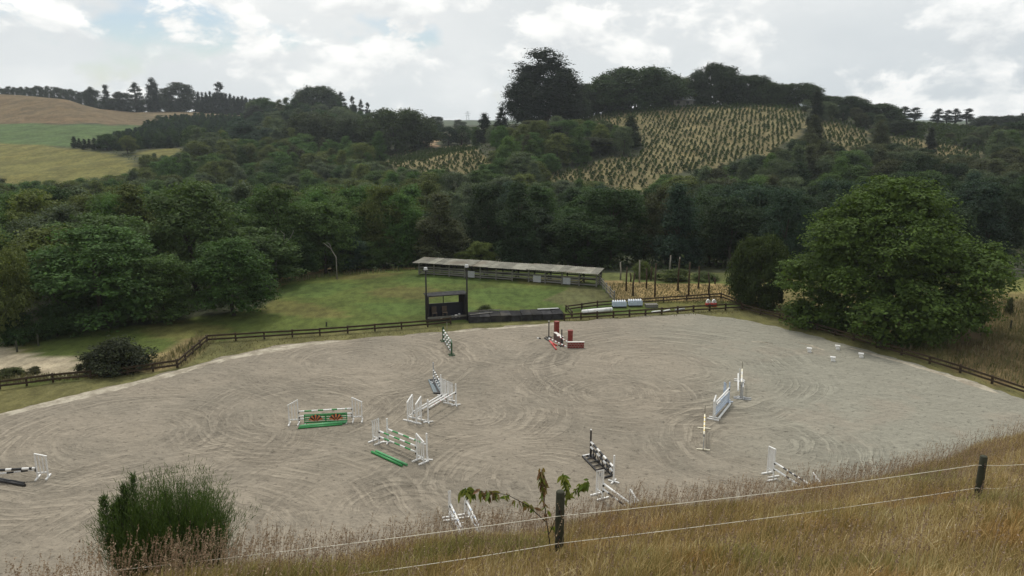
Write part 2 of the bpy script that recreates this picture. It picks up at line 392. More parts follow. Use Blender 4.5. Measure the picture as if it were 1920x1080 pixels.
zone(near & inpoly(PX+jit*.4, PY, [(340,690),(385,640),(800,610),(1060,596),(1390,576),(1500,605),(1700,662),(1920,736),(2200,840),(2200,900),(1900,790),(1500,640),(1250,600),(700,640),(430,672),(0,790),(-300,850),(-300,760),(0,728)]), (.115, .11, .045), .95)
far = Yv > 150
for P, c in ((OLIVE1, (.122, .116, .037)), (OLIVE2, (.12, .115, .037)), (GREENF, (.065, .100, .036)), (BROWNH, (.122, .090, .050)), (BROWN2, (.15, .115, .066)), (FARB, (.24, .17, .10))):
    zone(far & inpoly(PX+jit*.9, PY+jit*.35, P), c)
for P in (PLANT1, PLANT2, PLANT3, PLANT4): zone(far & inpoly(PX+jit*1.6, PY+jit*.8, P), (.146, .126, .062))
zone((Yv > 680), (.07, .09, .06))
me = np_mesh('ground', V, Q, [], True)
ca = me.color_attributes.new('land', 'FLOAT_COLOR', 'POINT')
ca.data.foreach_set('color', np.concatenate([colr, np.ones((len(V), 1))], 1).astype(np.float32).ravel())
m, t, out = mat('land')
at = t.new('ShaderNodeAttribute'); at.attribute_name = 'land'; tc = t.new('ShaderNodeTexCoord').outputs['Object']
wob = t.vmath('MULTIPLY', tc, (1, .55, 1))
n1 = t.noise(wob, .16, 5, .6); n2 = t.noise(wob, 1.1, 6, .65); n3 = t.noise(tc, 6.0, 4, .7)
kk = t.math('MULTIPLY', t.smooth(n1, .3, .7, .75, 1.25), t.smooth(n2, .25, .75, .68, 1.35))
kk = t.math('MULTIPLY', kk, t.smooth(n3, .2, .8, .72, 1.3))
lc = t.vmath('SCALE', at.outputs['Color'], kk)
lc = t.mix(t.smooth(t.noise(wob, .07, 4, .6),   .45, .7, 0, .22), lc, t.mix(1.0, lc, (1.28, 1.02, .85), 'MULTIPLY'))
b = t.new('ShaderNodeBsdfPrincipled', {'Base Color': lc, 'Roughness': .95, 'Specular IOR Level': .1})
bp = t.new('ShaderNodeBump', {'Height': t.math('ADD', n2, t.math('MULTIPLY', n3, .5)), 'Strength': .7, 'Distance': .12}); t.l.new(bp.outputs[0], b.inputs['Normal'])
t.l.new(b.outputs[0], out.inputs[0])
me.materials.append(m)
tag(link(bpy.data.objects.new('ground', me)), kind='structure')

# ------------------------------------------------------------------ air
hz = MB().box((0, 600, 32), (3200, 1500, 84)).build('haze', [], None)
m, t, out = mat('haze'); pv = t.new('ShaderNodeVolumePrincipled', {'Color': (.80, .88, .96, 1), 'Density': 0.00014, 'Anisotropy': 0.2}); t.l.new(pv.outputs[0], out.inputs['Volume'])
hz.data.materials.append(m); tag(hz, kind='stuff')

# ------------------------------------------------------------------ riding arena
EDGE = [(-260,850),(0,778),(150,740),(300,703),(430,667),(540,645),(700,633),(830,622),(950,612),(1100,601),(1250,591),(1310,589),(1400,601),(1500,623),(1650,664),(1800,708),(1920,750),(2150,835)]
ew = [G(*p) for p in EDGE]
def resample(P, step, closed=False):
    out = []
    for a, b in zip(P[:-1], P[1:]):
        n = max(1, int((b-a).length/step)); out += [a+(b-a)*(i/n) for i in range(n)]
    return out+[P[-1]]
el = resample(ew, .6)
el = [p+Vector((.16*math.sin(i*1.7)+.1*random.uniform(-1, 1), .22*math.sin(i*.9+1)+.12*random.uniform(-1, 1), 0)) for i, p in enumerate(el)]
toe = [Vector((46, 29, 0)), Vector((30, 27, 0)), Vector((15, 21, 0)), Vector((0, 18, 0)), Vector((-15, 16, 0)), Vector((-30, 18, 0)), Vector((-45, 24, 0))]
poly = [Vector((p.x, p.y, .025)) for p in el+toe]
m, t, out = mat('arena_sand')
tc = t.new('ShaderNodeTexCoord').outputs['Object']
wv = t.vmath('ADD', tc, t.vmath('SCALE', t.vmath('SUBTRACT', t.noise(tc, .22, 3, .5, 0, 1), (.5, .5, .5)), 1.5))
wv2 = t.vmath('ADD', wv, t.vmath('SCALE', t.vmath('SUBTRACT', t.noise(tc, 1.3, 3, .6, 0, 1), (.5, .5, .5)), .16))
patch = t.noise(tc, .13, 4, .6); patch2 = t.noise(t.vmath('ADD', tc, (31, 7, 3)), .2, 4, .6)
tracks = None
RINGS = [(575,770,1.2,9.0,.46),(880,775,1.0,8.0,.46),(1150,740,1.0,7.5,.44),(960,655,.8,6.8,.5),(330,1030,4.5,15,.5),(1430,830,1.5,8.0,.5),(1240,690,3.5,14,.55),(230,820,2.5,13,.55),(1010,900,1.5,9,.46),(760,960,1.5,8,.5),(690,680,2,11,.55)]
for i, (px, py, r0, r1, lam) in enumerate(RINGS):
    c = G(px, py)
    rel = t.vmath('SUBTRACT', t.vmath('MULTIPLY', wv2, (1, 1, 0)), (c.x, c.y, 0)); dv = t.vmath('LENGTH', rel)
    sr = t.new('ShaderNodeSeparateXYZ', {0: rel}); an = t.math('ARCTAN2', sr.outputs[1], sr.outputs[0])
    cmb = t.new('ShaderNodeCombineXYZ', {0: t.math('MULTIPLY', dv, 1.6/lam), 1: t.math('MULTIPLY', an, 1.1), 2: i*3.7})
    s = t.noise(cmb.outputs[0], 1.0, 3, .6)
    msk = t.math('MULTIPLY', t.smooth(dv, r0*.6, r0), t.smooth(dv, r1*.75, r1*1.1, 1, 0))
    msk = t.math('MULTIPLY', msk, t.smooth(t.noise(t.vmath('ADD', tc, (i*9.1, i*5.3, 0)), .17, 3, .6), .40, .58))
    s = t.math('SUBTRACT', t.smooth(s, .42, .62), .45); s = t.math('MULTIPLY', s, msk); tracks = s if tracks is None else t.math('ADD', tracks, s)
dg = t.noise(t.vmath('MULTIPLY', t.new('ShaderNodeMapping', {'Vector': wv, 'Rotation': (0, 0, R(28))}).outputs[0], (.5, 2.6, 1)), 1.0, 5, .65)
dg2 = t.noise(t.vmath('MULTIPLY', t.new('ShaderNodeMapping', {'Vector': wv, 'Rotation': (0, 0, R(-17))}).outputs[0], (.35, 3.2, 1)), 1.0, 4, .65)
fine = t.noise(t.vmath('MULTIPLY', tc, (1, 1.5, 1)), 3.6, 7, .78); hoof = t.noise(tc, 2.6, 4, .75)
sx = t.new('ShaderNodeSeparateXYZ', {0: tc})
grey = t.smooth(t.math('ADD', sx.outputs[0], t.math('MULTIPLY', patch, 10)), 12, 28)
sc = t.mix(t.smooth(patch, .38, .64), (.252, .220, .174), (.212, .188, .150))
sc = t.mix(grey, sc, (.244, .235, .192))
sc = t.mix(t.smooth(patch2, .52, .68, 0, .5), sc, (.262, .230, .184))
br = t.math('ADD', t.math('MULTIPLY', tracks, .27), t.math('MULTIPLY', t.math('SUBTRACT', dg, .5), .62))
br = t.math('ADD', br, t.math('MULTIPLY', t.math('SUBTRACT', dg2, .5), .45))
br = t.math('ADD', br, t.math('MULTIPLY', t.math('ADD', t.math('SUBTRACT', fine, .5), t.math('MULTIPLY', t.math('SUBTRACT', t.noise(tc, 13.0, 3, .7), .5), .55)), 1.0))
br = t.math('SUBTRACT', br, t.smooth(hoof, .57, .68, 0, .24))
sc = t.vmath('SCALE', sc, t.math('ADD', br, 1.0))
hgt = t.math('ADD', t.math('MULTIPLY', tracks, .9), t.math('ADD', t.math('MULTIPLY', dg, .8), t.math('SUBTRACT', t.math('MULTIPLY', fine, .4), t.smooth(hoof, .56, .75, 0, .7))))
b = t.new('ShaderNodeBsdfPrincipled', {'Base Color': sc, 'Roughness': .95, 'Specular IOR Level': .12})
bp = t.new('ShaderNodeBump', {'Height': hgt, 'Strength': .8, 'Distance': .09}); t.l.new(bp.outputs[0], b.inputs['Normal'])
t.l.new(b.outputs[0], out.inputs[0]); SAND = m
mb = MB(); mb.add(poly, [tuple(reversed(range(len(poly))))])
o = mb.build('arena_ground', SAND); tag(o, kind='structure')
# pale dry sand pushed up along the rails
m, t, out = mat('dry_sand'); tc = t.new('ShaderNodeTexCoord').outputs['Object']
n = t.noise(tc, .9, 5, .65); n2 = t.noise(tc, 5, 4, .7)
c = t.mix(t.smooth(n, .35, .65), (.26, .228, .178), (.44, .40, .32)); c = t.vmath('SCALE', c, t.smooth(n2, .2, .8, .8, 1.15))
b = t.new('ShaderNodeBsdfPrincipled', {'Base Color': c, 'Roughness': .95, 'Specular IOR Level': .1}); t.l.new(b.outputs[0], out.inputs[0]); DRYSAND = m
def berm(pts, wd, ht, name):
    pts = resample([G(*p) for p in pts], .5); V = []; n = len(pts); prof = ((-1, .0), (-.6, .55), (-.2, 1), (.25, .8), (.7, .35), (1, .0))
    for i, p in enumerate(pts):
        d = (pts[min(i+1, n-1)]-pts[max(i-1, 0)]).normalized(); nr = Vector((-d.y, d.x, 0))
        e = min(1, i/6, (n-1-i)/6); k = wd*(.6+.5*abs(math.sin(i*.23)*math.cos(i*.11+.6)))*(.25+.75*e)
        for a, z in prof: V.append((*(p+nr*a*k+Vector((random.uniform(-.1, .1), random.uniform(-.1, .1), 0)))[:2], .022+max(0, z*ht*e*(.7+.5*math.sin(i*.7+a)))))
    q = len(prof); Q = [(i*q+j, (i+1)*q+j, (i+1)*q+j+1, i*q+j+1) for i in range(n-1) for j in range(q-1)]
    o = link(bpy.data.objects.new(name, np_mesh(name, V, Q, [DRYSAND], True))); tag(o, kind='structure')
berm([(-200,832),(0,780),(150,744),(300,708),(430,672),(560,648),(640,640)], .62, .08, 'sand_ridge')
berm([(800,628),(880,620),(960,614),(1080,606)], .35, .05, 'sand_ridge')
berm([(1590,652),(1700,682),(1800,712),(1900,748)], .5, .04, 'sand_ridge')
berm([(1405,640),(1440,643),(1455,648)], .5, .06, 'sand_ridge')
berm([(1485,640),(1520,648),(1555,660)], .4, .05, 'sand_ridge')

# ------------------------------------------------------------------ trees
def unit(a): return a/np.maximum(np.linalg.norm(a, axis=-1, keepdims=True), 1e-9)
def leaves(P, Nn, size, rg, asp=.62):
    """rhombic leaf sprays at P facing about Nn"""
    n = len(P); t = unit(np.cross(Nn, rg.normal(size=(n, 3)))); b = np.cross(Nn, t)
    s = size*rg.uniform(.6, 1.35, (n, 1)); t = t*s; b = b*s*asp
    fold = Nn*s*.18
    V = np.stack([P-t, P-b+fold, P+t, P+b+fold], 1).reshape(-1, 3)
    return V, np.arange(4*n).reshape(-1, 4)
PROF = {
 'great': lambda t: np.interp(t, (0, .12, .3, .5, .68, .82, .93, 1), (.84, .97, 1, .93, .78, .58, .34, .08)),
 'dome':   lambda t: np.sqrt(np.clip(1-((t-.38)/.64)**2, 0, 1)),
 'round':  lambda t: np.sqrt(np.clip(1-((t-.5)/.52)**2, 0, 1)),
 'cone':   lambda t: np.clip(1.02-t, 0, 1)**.8*np.clip(t*9+.45, 0, 1),
 'spire':  lambda t: np.clip(1.02-t, 0, 1)**.55*np.clip(t*6+.5, 0, 1),
 'pine':   lambda t: (np.clip(1.03-t, 0, 1)**.5)*np.clip(.62+t*1.2, 0, 1),
 'umbrella': lambda t: np.sqrt(np.clip(1-((t-.30)/.72)**2, 0, 1))*np.clip(.6+t*1.5, 0, 1),
}
def crown_arrays(seed, h, z0, rad, prof, nl, lr, ncl, kl, leaf, flat=.6, cs=.33, up=.7, hollow=.75, tuft=0.0, core=34, rag=.08):
    """foliage of a tree h tall whose crown starts at z0: lobes -> clumps -> leaf sprays"""
    rg = np.random.default_rng(seed); pf = PROF[prof]
    t = rg.uniform(0.03, .97, nl*6); keep = rg.uniform(0, 1, nl*6) < (pf(t)+.12); t = np.concatenate([t[keep][:nl], [.72, .80, .87, .92, .96]]); k = len(t)
    a = rg.uniform(0, 2*np.pi, k); rag_ = rg.uniform(1-rag, 1+rag*.6, k); L = rg.uniform(lr[0], lr[1], k)*(.55+.45*pf(t))
    rr = np.maximum(rad*pf(t)-L*.75, 0)*np.sqrt(rg.uniform(.25, 1.0, k))*rag_
    C = np.stack([rr*np.cos(a), rr*np.sin(a), z0+np.clip(t*(h-z0), L*.5, h-z0-L*.7)], 1)
    # clumps over the lobes
    w = L**2; j = rg.choice(k, ncl, p=w/w.sum()); d = rg.normal(size=(ncl, 3)); d[:, 2] += .45; d = unit(d)
    P = C[j]+d*(L[j]*rg.uniform(.72, 1.05, ncl))[:, None]*np.array([1, 1, .85])
    dm = np.linalg.norm((P[:, None]-C[None])/L[None, :, None], axis=2); dm[np.arange(ncl), j] = 9
    ok = dm.min(1) > hollow; P, d = P[ok], d[ok]
    n = len(P); ii = np.repeat(np.arange(n), kl); sz = cs*rg.uniform(.6, 1.4, (n, 1))
    off = np.clip(rg.normal(size=(n*kl, 3)), -1.7, 1.7)*sz[ii]*np.array([1, 1, flat])
    if tuft: off += d[ii]*np.clip(np.abs(rg.normal(size=(n*kl, 1))), 0, 1.8)*tuft*.8+np.array([0, 0, 1])*np.clip(np.abs(rg.normal(size=(n*kl, 1))), 0, 1.5)*tuft*.5
    LP = P[ii]+off
    Nn = unit(d[ii]*.55+np.array([0, 0, up])+rg.normal(size=(n*kl, 3))*.55)
    V1, Q1 = leaves(LP, Nn, leaf, rg)
    m_ = k*core; jj = rg.integers(0, k, m_); IP = C[jj]+unit(rg.normal(size=(m_, 3)))*(L[jj]*rg.uniform(.1, .68, m_))[:, None]
    V2, Q2 = leaves(IP, unit(rg.normal(size=(m_, 3))+np.array([0, 0, .4])), leaf*2.3, rg, .8)
    return np.concatenate([V1, V2]), np.concatenate([Q1, Q2+len(V1)]), C, L
def trunk_mb(seed, h, r, C, spread=.55, nb=7):
    rg = random.Random(seed); mb = MB(); top = h*.8
    pts = []; x = y = 0
    for i in range(6):
        pts.append((x, y, -.4+(top+.4)*i/5)); x += rg.uniform(-.03, .03)*h; y += rg.uniform(-.03, .03)*h
    mb.tube(pts, [r*(1.15, .92, .75, .55, .35, .12)[i] for i in range(6)], 7)
    cs = sorted(range(len(C)), key=lambda i: rg.random())[:nb]
    for i in cs:
        c = Vector(C[i]); z = max(.12*h, min(top*.9, c.z*rg.uniform(.45, .75))); f = (z+.4)/(top+.4)*5; k = int(min(f, 4)); f -= k
        s = Vector(pts[k]).lerp(Vector(pts[k+1]), f); mid = s.lerp(c, .5)+Vector((0, 0, .04*h))
        mb.tube([s, mid, c], [r*.38, r*.24, r*.07], 5)
    return mb
PROTO = {}
def proto(key, kind, seed, h, z0, rad, prof, nl, lr, ncl, kl, leaf, trunk=None, nb=7, **kw):
    V, Q, C, L = crown_arrays(seed, h, z0, rad, prof, nl, lr, ncl, kl, leaf, **kw)
    cm = np_mesh(kind+'_crown', V, Q, [LEAF]); tm = trunk_mb(seed, h, trunk or h*.022, C, nb=nb).mesh(kind+'_trunk', BARK, True)
    # true extents: picture heights are matched to what the crown really reaches
    PROTO[key] = (cm, tm, float(np.percentile(V[:, 2], 99.7)), float(np.percentile(np.hypot(V[:, 0], V[:, 1]), 97)), kind)
for i in range(3): proto(f'broad{i}', 'broadleaf_tree', 20+i, 10, .8, 4.6, 'dome', 30, (1.1, 1.9), 1250, 18, .135, flat=.42, cs=.36, up=.8)
for i in range(3): proto(f'bush{i}', 'native_tree', 40+i, 10, .6, 4.0, 'round', 38, (.8, 1.5), 1300, 17, .11, flat=.8, cs=.30, up=.55)
for i in range(2): proto(f'tall{i}', 'forest_tree', 60+i, 11, .8, 3.4, 'spire', 38, (.8, 1.4), 1150, 17, .12, flat=.6, cs=.32, up=.6)
for i in range(2): proto(f'pine{i}', 'pine_tree', 70+i, 16, 1.2, 4.6, 'pine', 70, (.9, 1.6), 1500, 17, .15, flat=.7, cs=.32, up=.5, tuft=.38)
for i in range(2): proto(f'coni{i}', 'conifer_tree', 80+i, 10, .3, 2.4, 'cone', 50, (.45, .9), 800, 14, .12, flat=.45, cs=.26, up=.4, tuft=.22)
for i in range(2): proto(f'euc{i}', 'gum_tree', 90+i, 14, 3.5, 3.0, 'pine', 26, (.6, 1.15), 480, 15, .14, flat=.7, cs=.30, up=.6, nb=14, core=12)
proto('poplar0', 'columnar_tree', 97, 14, .3, 2.2, 'spire', 50, (.5, .9), 900, 15, .13, flat=1.1, cs=.28, up=.6, tuft=.25)
for i in range(2): proto(f'hill{i}', 'hilltop_tree', 120+i, 9.5, .2, 8.2, 'dome', 64, (1.3, 2.3), 2700, 16, .19, flat=.75, cs=.42, up=.6, rag=.12)
proto('shrub0', 'shrub', 98, 2.6, .05, 2.2, 'dome', 18, (.5, .9), 520, 16, .085, flat=.6, cs=.2, up=.6, nb=8, trunk=.06)
proto('shrub1', 'shrub', 99, 2.2, .05, 1.6, 'round', 16, (.4, .7), 420, 15, .08, flat=.7, cs=.17, up=.6, nb=8, trunk=.05)
TINT = {'dark green': (.028, .048, .024), 'deep green': (.036, .068, .024), 'mid green': (.066, .112, .034), 'olive green': (.092, .114, .036),
        'grey green': (.080, .106, .062), 'brownish green': (.062, .070, .038), 'blue green': (.032, .058, .040), 'bright green': (.058, .112, .032), 'yellow green': (.10, .13, .034)}
def tree(key, loc, h, wd, tint, label=None, cat='tree', group=None, rz=None, name=None):
    cm, tm, H0, R0, kind = PROTO[key]
    t = thing(name or kind, label, cat, loc, random.uniform(0, 6.28) if rz is None else rz, group)
    t.scale = (wd/(2*R0), wd/(2*R0), h/H0)
    a = link(bpy.data.objects.new('crown', cm), t); c = TINT[tint] if isinstance(tint, str) else tint; a.color = (*c, 1)
    link(bpy.data.objects.new('trunk', tm), t)
    return t
buf = np.full(3200, 2000.0)       # lowest picture row still open to view, per picture column (from -600)
def cover_buf(px, py, wpx):
    x0, x1 = int(px-wpx/2+600), int(px+wpx/2+600)
    for x in range(max(0, x0), min(3199, x1)):
        e = abs(x-600-px)/(wpx/2); y = py+wpx*.35*e*e
        if y < buf[x]: buf[x] = y
SPOTS = []; SEEN = []
def ptree(key, px, base, top, wpx, tint, label, Y=None, group=None, cat='tree', name=None, rz=None):
    """a tree surveyed in the photograph: column, foot row (or distance Y), top row, crown width"""
    p = onground(px, base) if Y is None else atY(px, base, Y)
    if Y is not None: p.z = h1(p.x, p.y)-(1.6 if Y > 600 else 0)
    dep = p.y*CP-(p.z-CZ)*SP
    v = (540-top)/F; zt = CZ+p.y*(-SP+v*CP)/(CP+v*SP)
    t = tree(key, (p.x, p.y, p.z-.1), max(zt-p.z, .6), wpx/F*dep, tint, label, cat, group, name=name, rz=rz)
    SPOTS.append((p.x, p.y, wpx/F*dep*.42)); SEEN.append((p.y, px, top, wpx)); return t
ORD = ['first', 'second', 'third', 'fourth', 'fifth', 'sixth', 'seventh', 'eighth', 'ninth', 'tenth', 'eleventh', 'twelfth', 'thirteenth', 'fourteenth', 'fifteenth', 'sixteenth', 'seventeenth', 'eighteenth', 'nineteenth', 'twentieth']
# --- trees that stand out one by one
# the great spreading tree by the arena has a crown mesh of its own
V_, Q_, C_, L_ = crown_arrays(5, 14, .2, 9.6, 'great', 105, (1.3, 2.6), 6200, 18, .15, flat=.30, cs=.46, up=1.0, core=70, hollow=.88, rag=.2)
cm = np_mesh('great_crown', V_, Q_, [LEAF]); tm = trunk_mb(5, 14, .5, C_, nb=14).mesh('great_trunk', BARK, True)
PROTO['great'] = (cm, tm, float(np.percentile(V_[:, 2], 99.8)), float(np.percentile(np.hypot(V_[:, 0], V_[:, 1]), 98.5)), 'broadleaf_tree')
ptree('great', 1660, 612, 332, 400, (.058, .094, .021), 'huge spreading broadleaf tree with crown to the ground beside the arena rail', Y=69, rz=.6)
ptree('hill1', 1421, 574, 440, 112, (.055, .080, .026), 'small round dark tree at the arena corner, beside the huge spreading tree')
ptree('broad0', 190, 612, 425, 235, 'bright green', 'lush green broadleaf tree with low layered boughs, behind the pond bush')
ptree('broad1', 440, 592, 445, 155, 'bright green', 'bright leafy tree hanging low over the edge of the green paddock')
ptree('broad2', 305, 602, 478, 130, 'mid green', 'shorter leafy tree filling the gap between the two lush paddock edge trees')
ptree('shrub0', 46, 642, 585, 90, 'deep green', 'dark shrub at the foot of the olive leaved edge tree', name='shrub', cat='shrub')
ptree('shrub0', 108, 630, 570, 90, 'deep green', 'dark shrub under the low boughs of the lush tree by the pond', name='shrub', cat='shrub')
ptree('bush0', 12, 640, 425, 120, 'olive green', 'olive leaved birch like tree cut by the picture edge beside the gravel track')
ptree('broad1', 372, 560, 342, 190, (.066, .104, .036), 'tallest pale green tree rising behind the lush paddock edge trees', Y=84)
ptree('bush2', 120, 570, 385, 170, 'grey green', 'grey green bushy tree behind the lush tree by the pond', Y=86)
ptree('broad0', 525, 520, 350, 125, 'mid green', 'upright leafy tree behind the bleached dead branches', Y=97)
ptree('broad2', 612, 512, 378, 115, 'mid green', 'rounded leafy tree at the top corner of the paddock')
ptree('broad0', 758, 500, 362, 95, 'bright green', 'bright crowned tree standing just off the end of the stockyard roof')
ptree('tall0', 822, 498, 372, 84, 'dark green', 'dark upright tree directly behind the far end of the stockyard roof')
ptree('bush0', 700, 506, 452, 70, 'mid green', 'low round tree at the paddock edge, next to the bright crowned tree')
ptree('bush1', 655, 509, 440, 75, 'blue green', 'small dull green tree at the paddock edge with grass below')
ptree('bush2', 565, 520, 440, 70, 'deep green', 'low dark tree beside the leaning bleached dead branch')
ptree('broad1', 900, 505, 452, 62, 'yellow green', 'pale yellow green sapling showing over the stockyard roof', Y=100)
ptree('broad2', 868, 505, 470, 40, 'yellow green', 'small pale bush showing just over the stockyard roof', Y=99, name='bush', cat='bush')
ptree('shrub0', 1205, 520, 488, 48, (.085, .11, .035), 'vine covered bush among the tall plot poles', name='vine_bush', cat='bush')
ptree('shrub1', 1262, 524, 503, 70, (.075, .10, .032), 'low green creeper mound behind the tall plot poles', name='creeper_mound', cat='bush')
ptree('shrub0', 1320, 524, 508, 60, (.07, .095, .035), 'low creeper mound nearest the small round tree', name='creeper_mound', cat='bush')
ptree('shrub0', 226, 692, 632, 132, (.036, .045, .024), 'broad dark bush growing beside the gravel track', name='bush', cat='bush')
ptree('shrub1', 170, 697, 660, 52, (.045, .05, .028), 'small scrubby bush at the track side against the broad dark bush', name='bush', cat='bush')
ptree('shrub1', 912, 590, 570, 38, (.075, .10, .03), 'little green bush in the paddock behind the black sheeted bank', name='bush', cat='bush')
ptree('shrub1', 20, 705, 688, 50, (.07, .085, .03), 'low weedy bush between the gravel track and the arena rail', name='bush', cat='bush')
ptree('shrub1', 62, 700, 686, 30, (.07, .07, .04), 'thin weedy bush on the gravel beside the arena rail', name='bush', cat='bush')
for px, b_, t_, w_, lab in ((1500,604,560,60,'pale leaved shrub under the huge tree, nearest the arena corner'),(1560,618,585,60,'dull green shrub under the huge tree behind the rail'),(1640,632,596,52,'yellowish shrub in the shade under the huge tree'),(1745,634,590,80,'low bough like shrub at the outer foot of the huge tree'),(1890,590,556,18,'thin small tree with dark head on the rough slope')):
    ptree('shrub0' if w_ > 20 else 'shrub1', px, b_, t_, w_, 'mid green' if w_ > 20 else 'brownish green', lab, name='shrub' if w_ > 20 else 'sapling', cat='shrub' if w_ > 20 else 'tree')
# skyline and hillside
HILL = [
 ('pine0',1020,240,92,140,(.022,.034,.021),'tallest tree in view, great dark pine crowning the hill',312),
 ('pine1',985,245,135,85,(.022,.034,.021),'dark pine pressed against the downhill flank of the great hilltop pine',308),
 ('pine1',1058,240,128,80,(.022,.031,.020),'dark pine pressed against the uphill flank of the great hilltop pine',316),
 ('coni0',908,262,212,34,(.020,.030,.022),'spiky dark conifer below the great hilltop pine',300),
 ('coni1',940,262,200,34,(.020,.030,.022),'dark pointed conifer touching the foot of the great hilltop pine',303),
 ('hill0',1190,205,126,180,(.032,.054,.022),'widest domed dark tree on the hilltop above the planted rows',338),
 ('hill1',1118,215,156,100,(.034,.054,.024),'dark domed tree between the great pine and the widest hilltop tree',345),
 ('hill1',1275,205,144,60,(.070,.088,.034),'pale yellow green tree behind the grey roof on the hilltop',370),
 ('hill0',1338,200,119,112,(.028,.046,.022),'tall rounded dark tree beside the grey roof on the hilltop',345),
 ('hill1',1400,200,141,98,(.030,.050,.022),'dark rounded tree stepping down from the tall hilltop tree',345),
 ('hill1',1440,205,155,70,(.036,.054,.026),'shorter dark tree at the end of the hilltop clump',340),
 ('hill0',1490,215,156,115,(.034,.054,.026),'broad dark tree on the skyline above the top planted rows',345),
 ('poplar0',1526,262,170,34,(.022,.030,.020),'narrow dark column tree standing among the planted rows',268),
 ('hill0',1575,235,180,100,(.032,.052,.026),'dark bushy skyline tree past the narrow column tree',340),
 ('hill1',1640,245,194,90,(.034,.052,.028),'rounded skyline tree before the row of tall gums',340),
 ('euc0',1690,258,199,36,(.030,.038,.034),'tall gum on the skyline, first of the open topped group',430),
 ('euc1',1713,258,201,30,(.030,.038,.034),'tall gum on the skyline, close beside the first gum',430),
 ('euc0',1755,262,203,30,(.030,.038,.034),'skyline gum with the gap on its uphill side',440),
 ('euc1',1771,262,206,24,(.030,.038,.034),'slim skyline gum between two taller gums',440),
 ('euc0',1787,262,203,26,(.030,.038,.034),'tall slender gum near the end of the skyline gums',440),
 ('euc1',1809,262,203,28,(.030,.038,.034),'last tall gum of the skyline row',440),
 ('hill0',1848,265,217,70,(.034,.046,.032),'low rounded skyline tree just past the tall gums',420),
 ('hill1',1895,265,216,60,(.034,.046,.032),'low rounded skyline tree near the picture edge past the gums',420),
 ('coni1',1911,265,212,18,(.030,.040,.032),'little pointed tree poking over the skyline at the picture edge',425),
 ('poplar0',1741,305,238,24,(.030,.038,.026),'thin dark column tree below the skyline gums',262),
 ('coni0',1181,292,216,48,(.036,.050,.024),'pointed green tree standing alone against the planted rows',262),
 ('coni1',1045,310,236,70,(.024,.034,.022),'dense dark conifer in the clump below the great hilltop pine',258),
 ('bush0',1005,310,225,80,(.060,.068,.028),'olive rounded tree in the clump below the great hilltop pine',280),
 ('bush1',1110,302,256,90,(.042,.052,.028),'low bushy tree between the dark conifer and the lone pointed tree',256),
 ('bush2',960,315,238,70,(.040,.050,.030),'bushy tree at the downhill edge of the clump under the great pine',270),
 ('bush2',1690,262,225,80,(.034,.05,.026),'round dark bush between two patches of planted rows',300),
 ('euc0',258,212,154,31,(.036,.044,.036),'tall open gum on the far ridge with sky under its crown',640),
 ('pine0',290,212,146,30,(.022,.030,.026),'tallest dark pine on the far ridge next to the open gum',640),
 ('coni1',201,200,159,26,(.024,.032,.027),'pointed dark tree behind the shoulder of the brown hill',650),
 ('euc1',412,205,154,30,(.032,.040,.032),'flat topped tree standing above the dark row of ridge pines',640),
 ('broad1',338,212,154,66,(.032,.042,.032),'wide rounded tree on the far ridge beside the tallest ridge pine',640),
 ('bush0',312,212,165,30,(.040,.050,.036),'small rounded tree between the ridge pine and the wide ridge tree',640),
 ('bush1',230,208,172,40,(.034,.042,.034),'low dark tree at the gap behind the brown hill',645),
 ('bush2',175,196,163,30,(.030,.040,.030),'round tree on the brown hill skyline next to the pointed dark tree',640),
 ('hill1',595,232,162,95,(.040,.058,.030),'highest rounded tree on the wooded ridge in the middle distance',510),
 ('euc0',642,235,172,24,(.032,.040,.032),'gum stepping down the wooded ridge, below the highest rounded tree',515),
 ('euc1',663,236,180,16,(.032,.040,.032),'thin gum on the ridge slope, upper of the thin pair',520),
 ('euc0',678,238,186,14,(.032,.040,.032),'thin gum on the ridge slope, lower of the thin pair',520),
 ('euc1',690,240,192,14,(.032,.040,.032),'lowest thin gum at the foot of the wooded ridge',520),
 ('hill0',742,285,204,150,(.042,.062,.026),'massive rounded tree clump where the ridge meets the gap in the hills',330),
 ('hill1',590,285,212,110,(.044,.058,.028),'wide olive green crown below the wooded ridge',340),
 ('hill0',665,290,222,90,(.036,.050,.026),'wide dark green crown between the olive crown and the massive clump',335),
 ('bush1',818,262,218,34,(.040,.050,.038),'small tree in the gap between the two wooded hills',480),
 ('bush0',862,258,224,28,(.042,.052,.040),'small distant tree in the dip of the skyline beside the pylon',520),
 ('pine0',480,232,198,46,(.036,.044,.032),'brownish tree at the end of the far brown field',470),
]
for key, px, b_, t_, w_, ti, lab, Y in HILL: ptree(key, px, b_, t_, w_, ti, lab, Y=Y)
for i, (px, b_, t_, w_, Y) in enumerate(((1085,222,176,50,322),(1150,212,150,80,342),(1232,208,140,80,348),(1305,206,152,50,346),(1370,206,138,66,352),(1422,208,158,56,352),(1462,210,172,50,350),(1545,225,180,50,348),(1608,236,192,50,346),(1668,248,212,60,350))):
    ptree(f'hill{i%2}', px, b_, t_, w_, random.choice(((.028, .042, .022), (.034, .052, .024), (.030, .042, .028))), f'dark rounded tree packed into the hilltop skyline wood, {ORD[i]} from the great pine', Y=Y, group='rounded trees packed along the hilltop skyline')
for i in range(12):
    px = 1640+i*20; ptree(f'bush{i%3}', px, 264, 241+random.uniform(-3, 4)-(i < 3)*4, 38, random.choice(((.036, .052, .030), (.042, .060, .032))), f'low bushy tree at the foot of the skyline gums, {ORD[i]} from the hilltop side', Y=425+random.uniform(-8, 8), group='low bushy trees at the foot of the skyline gums')
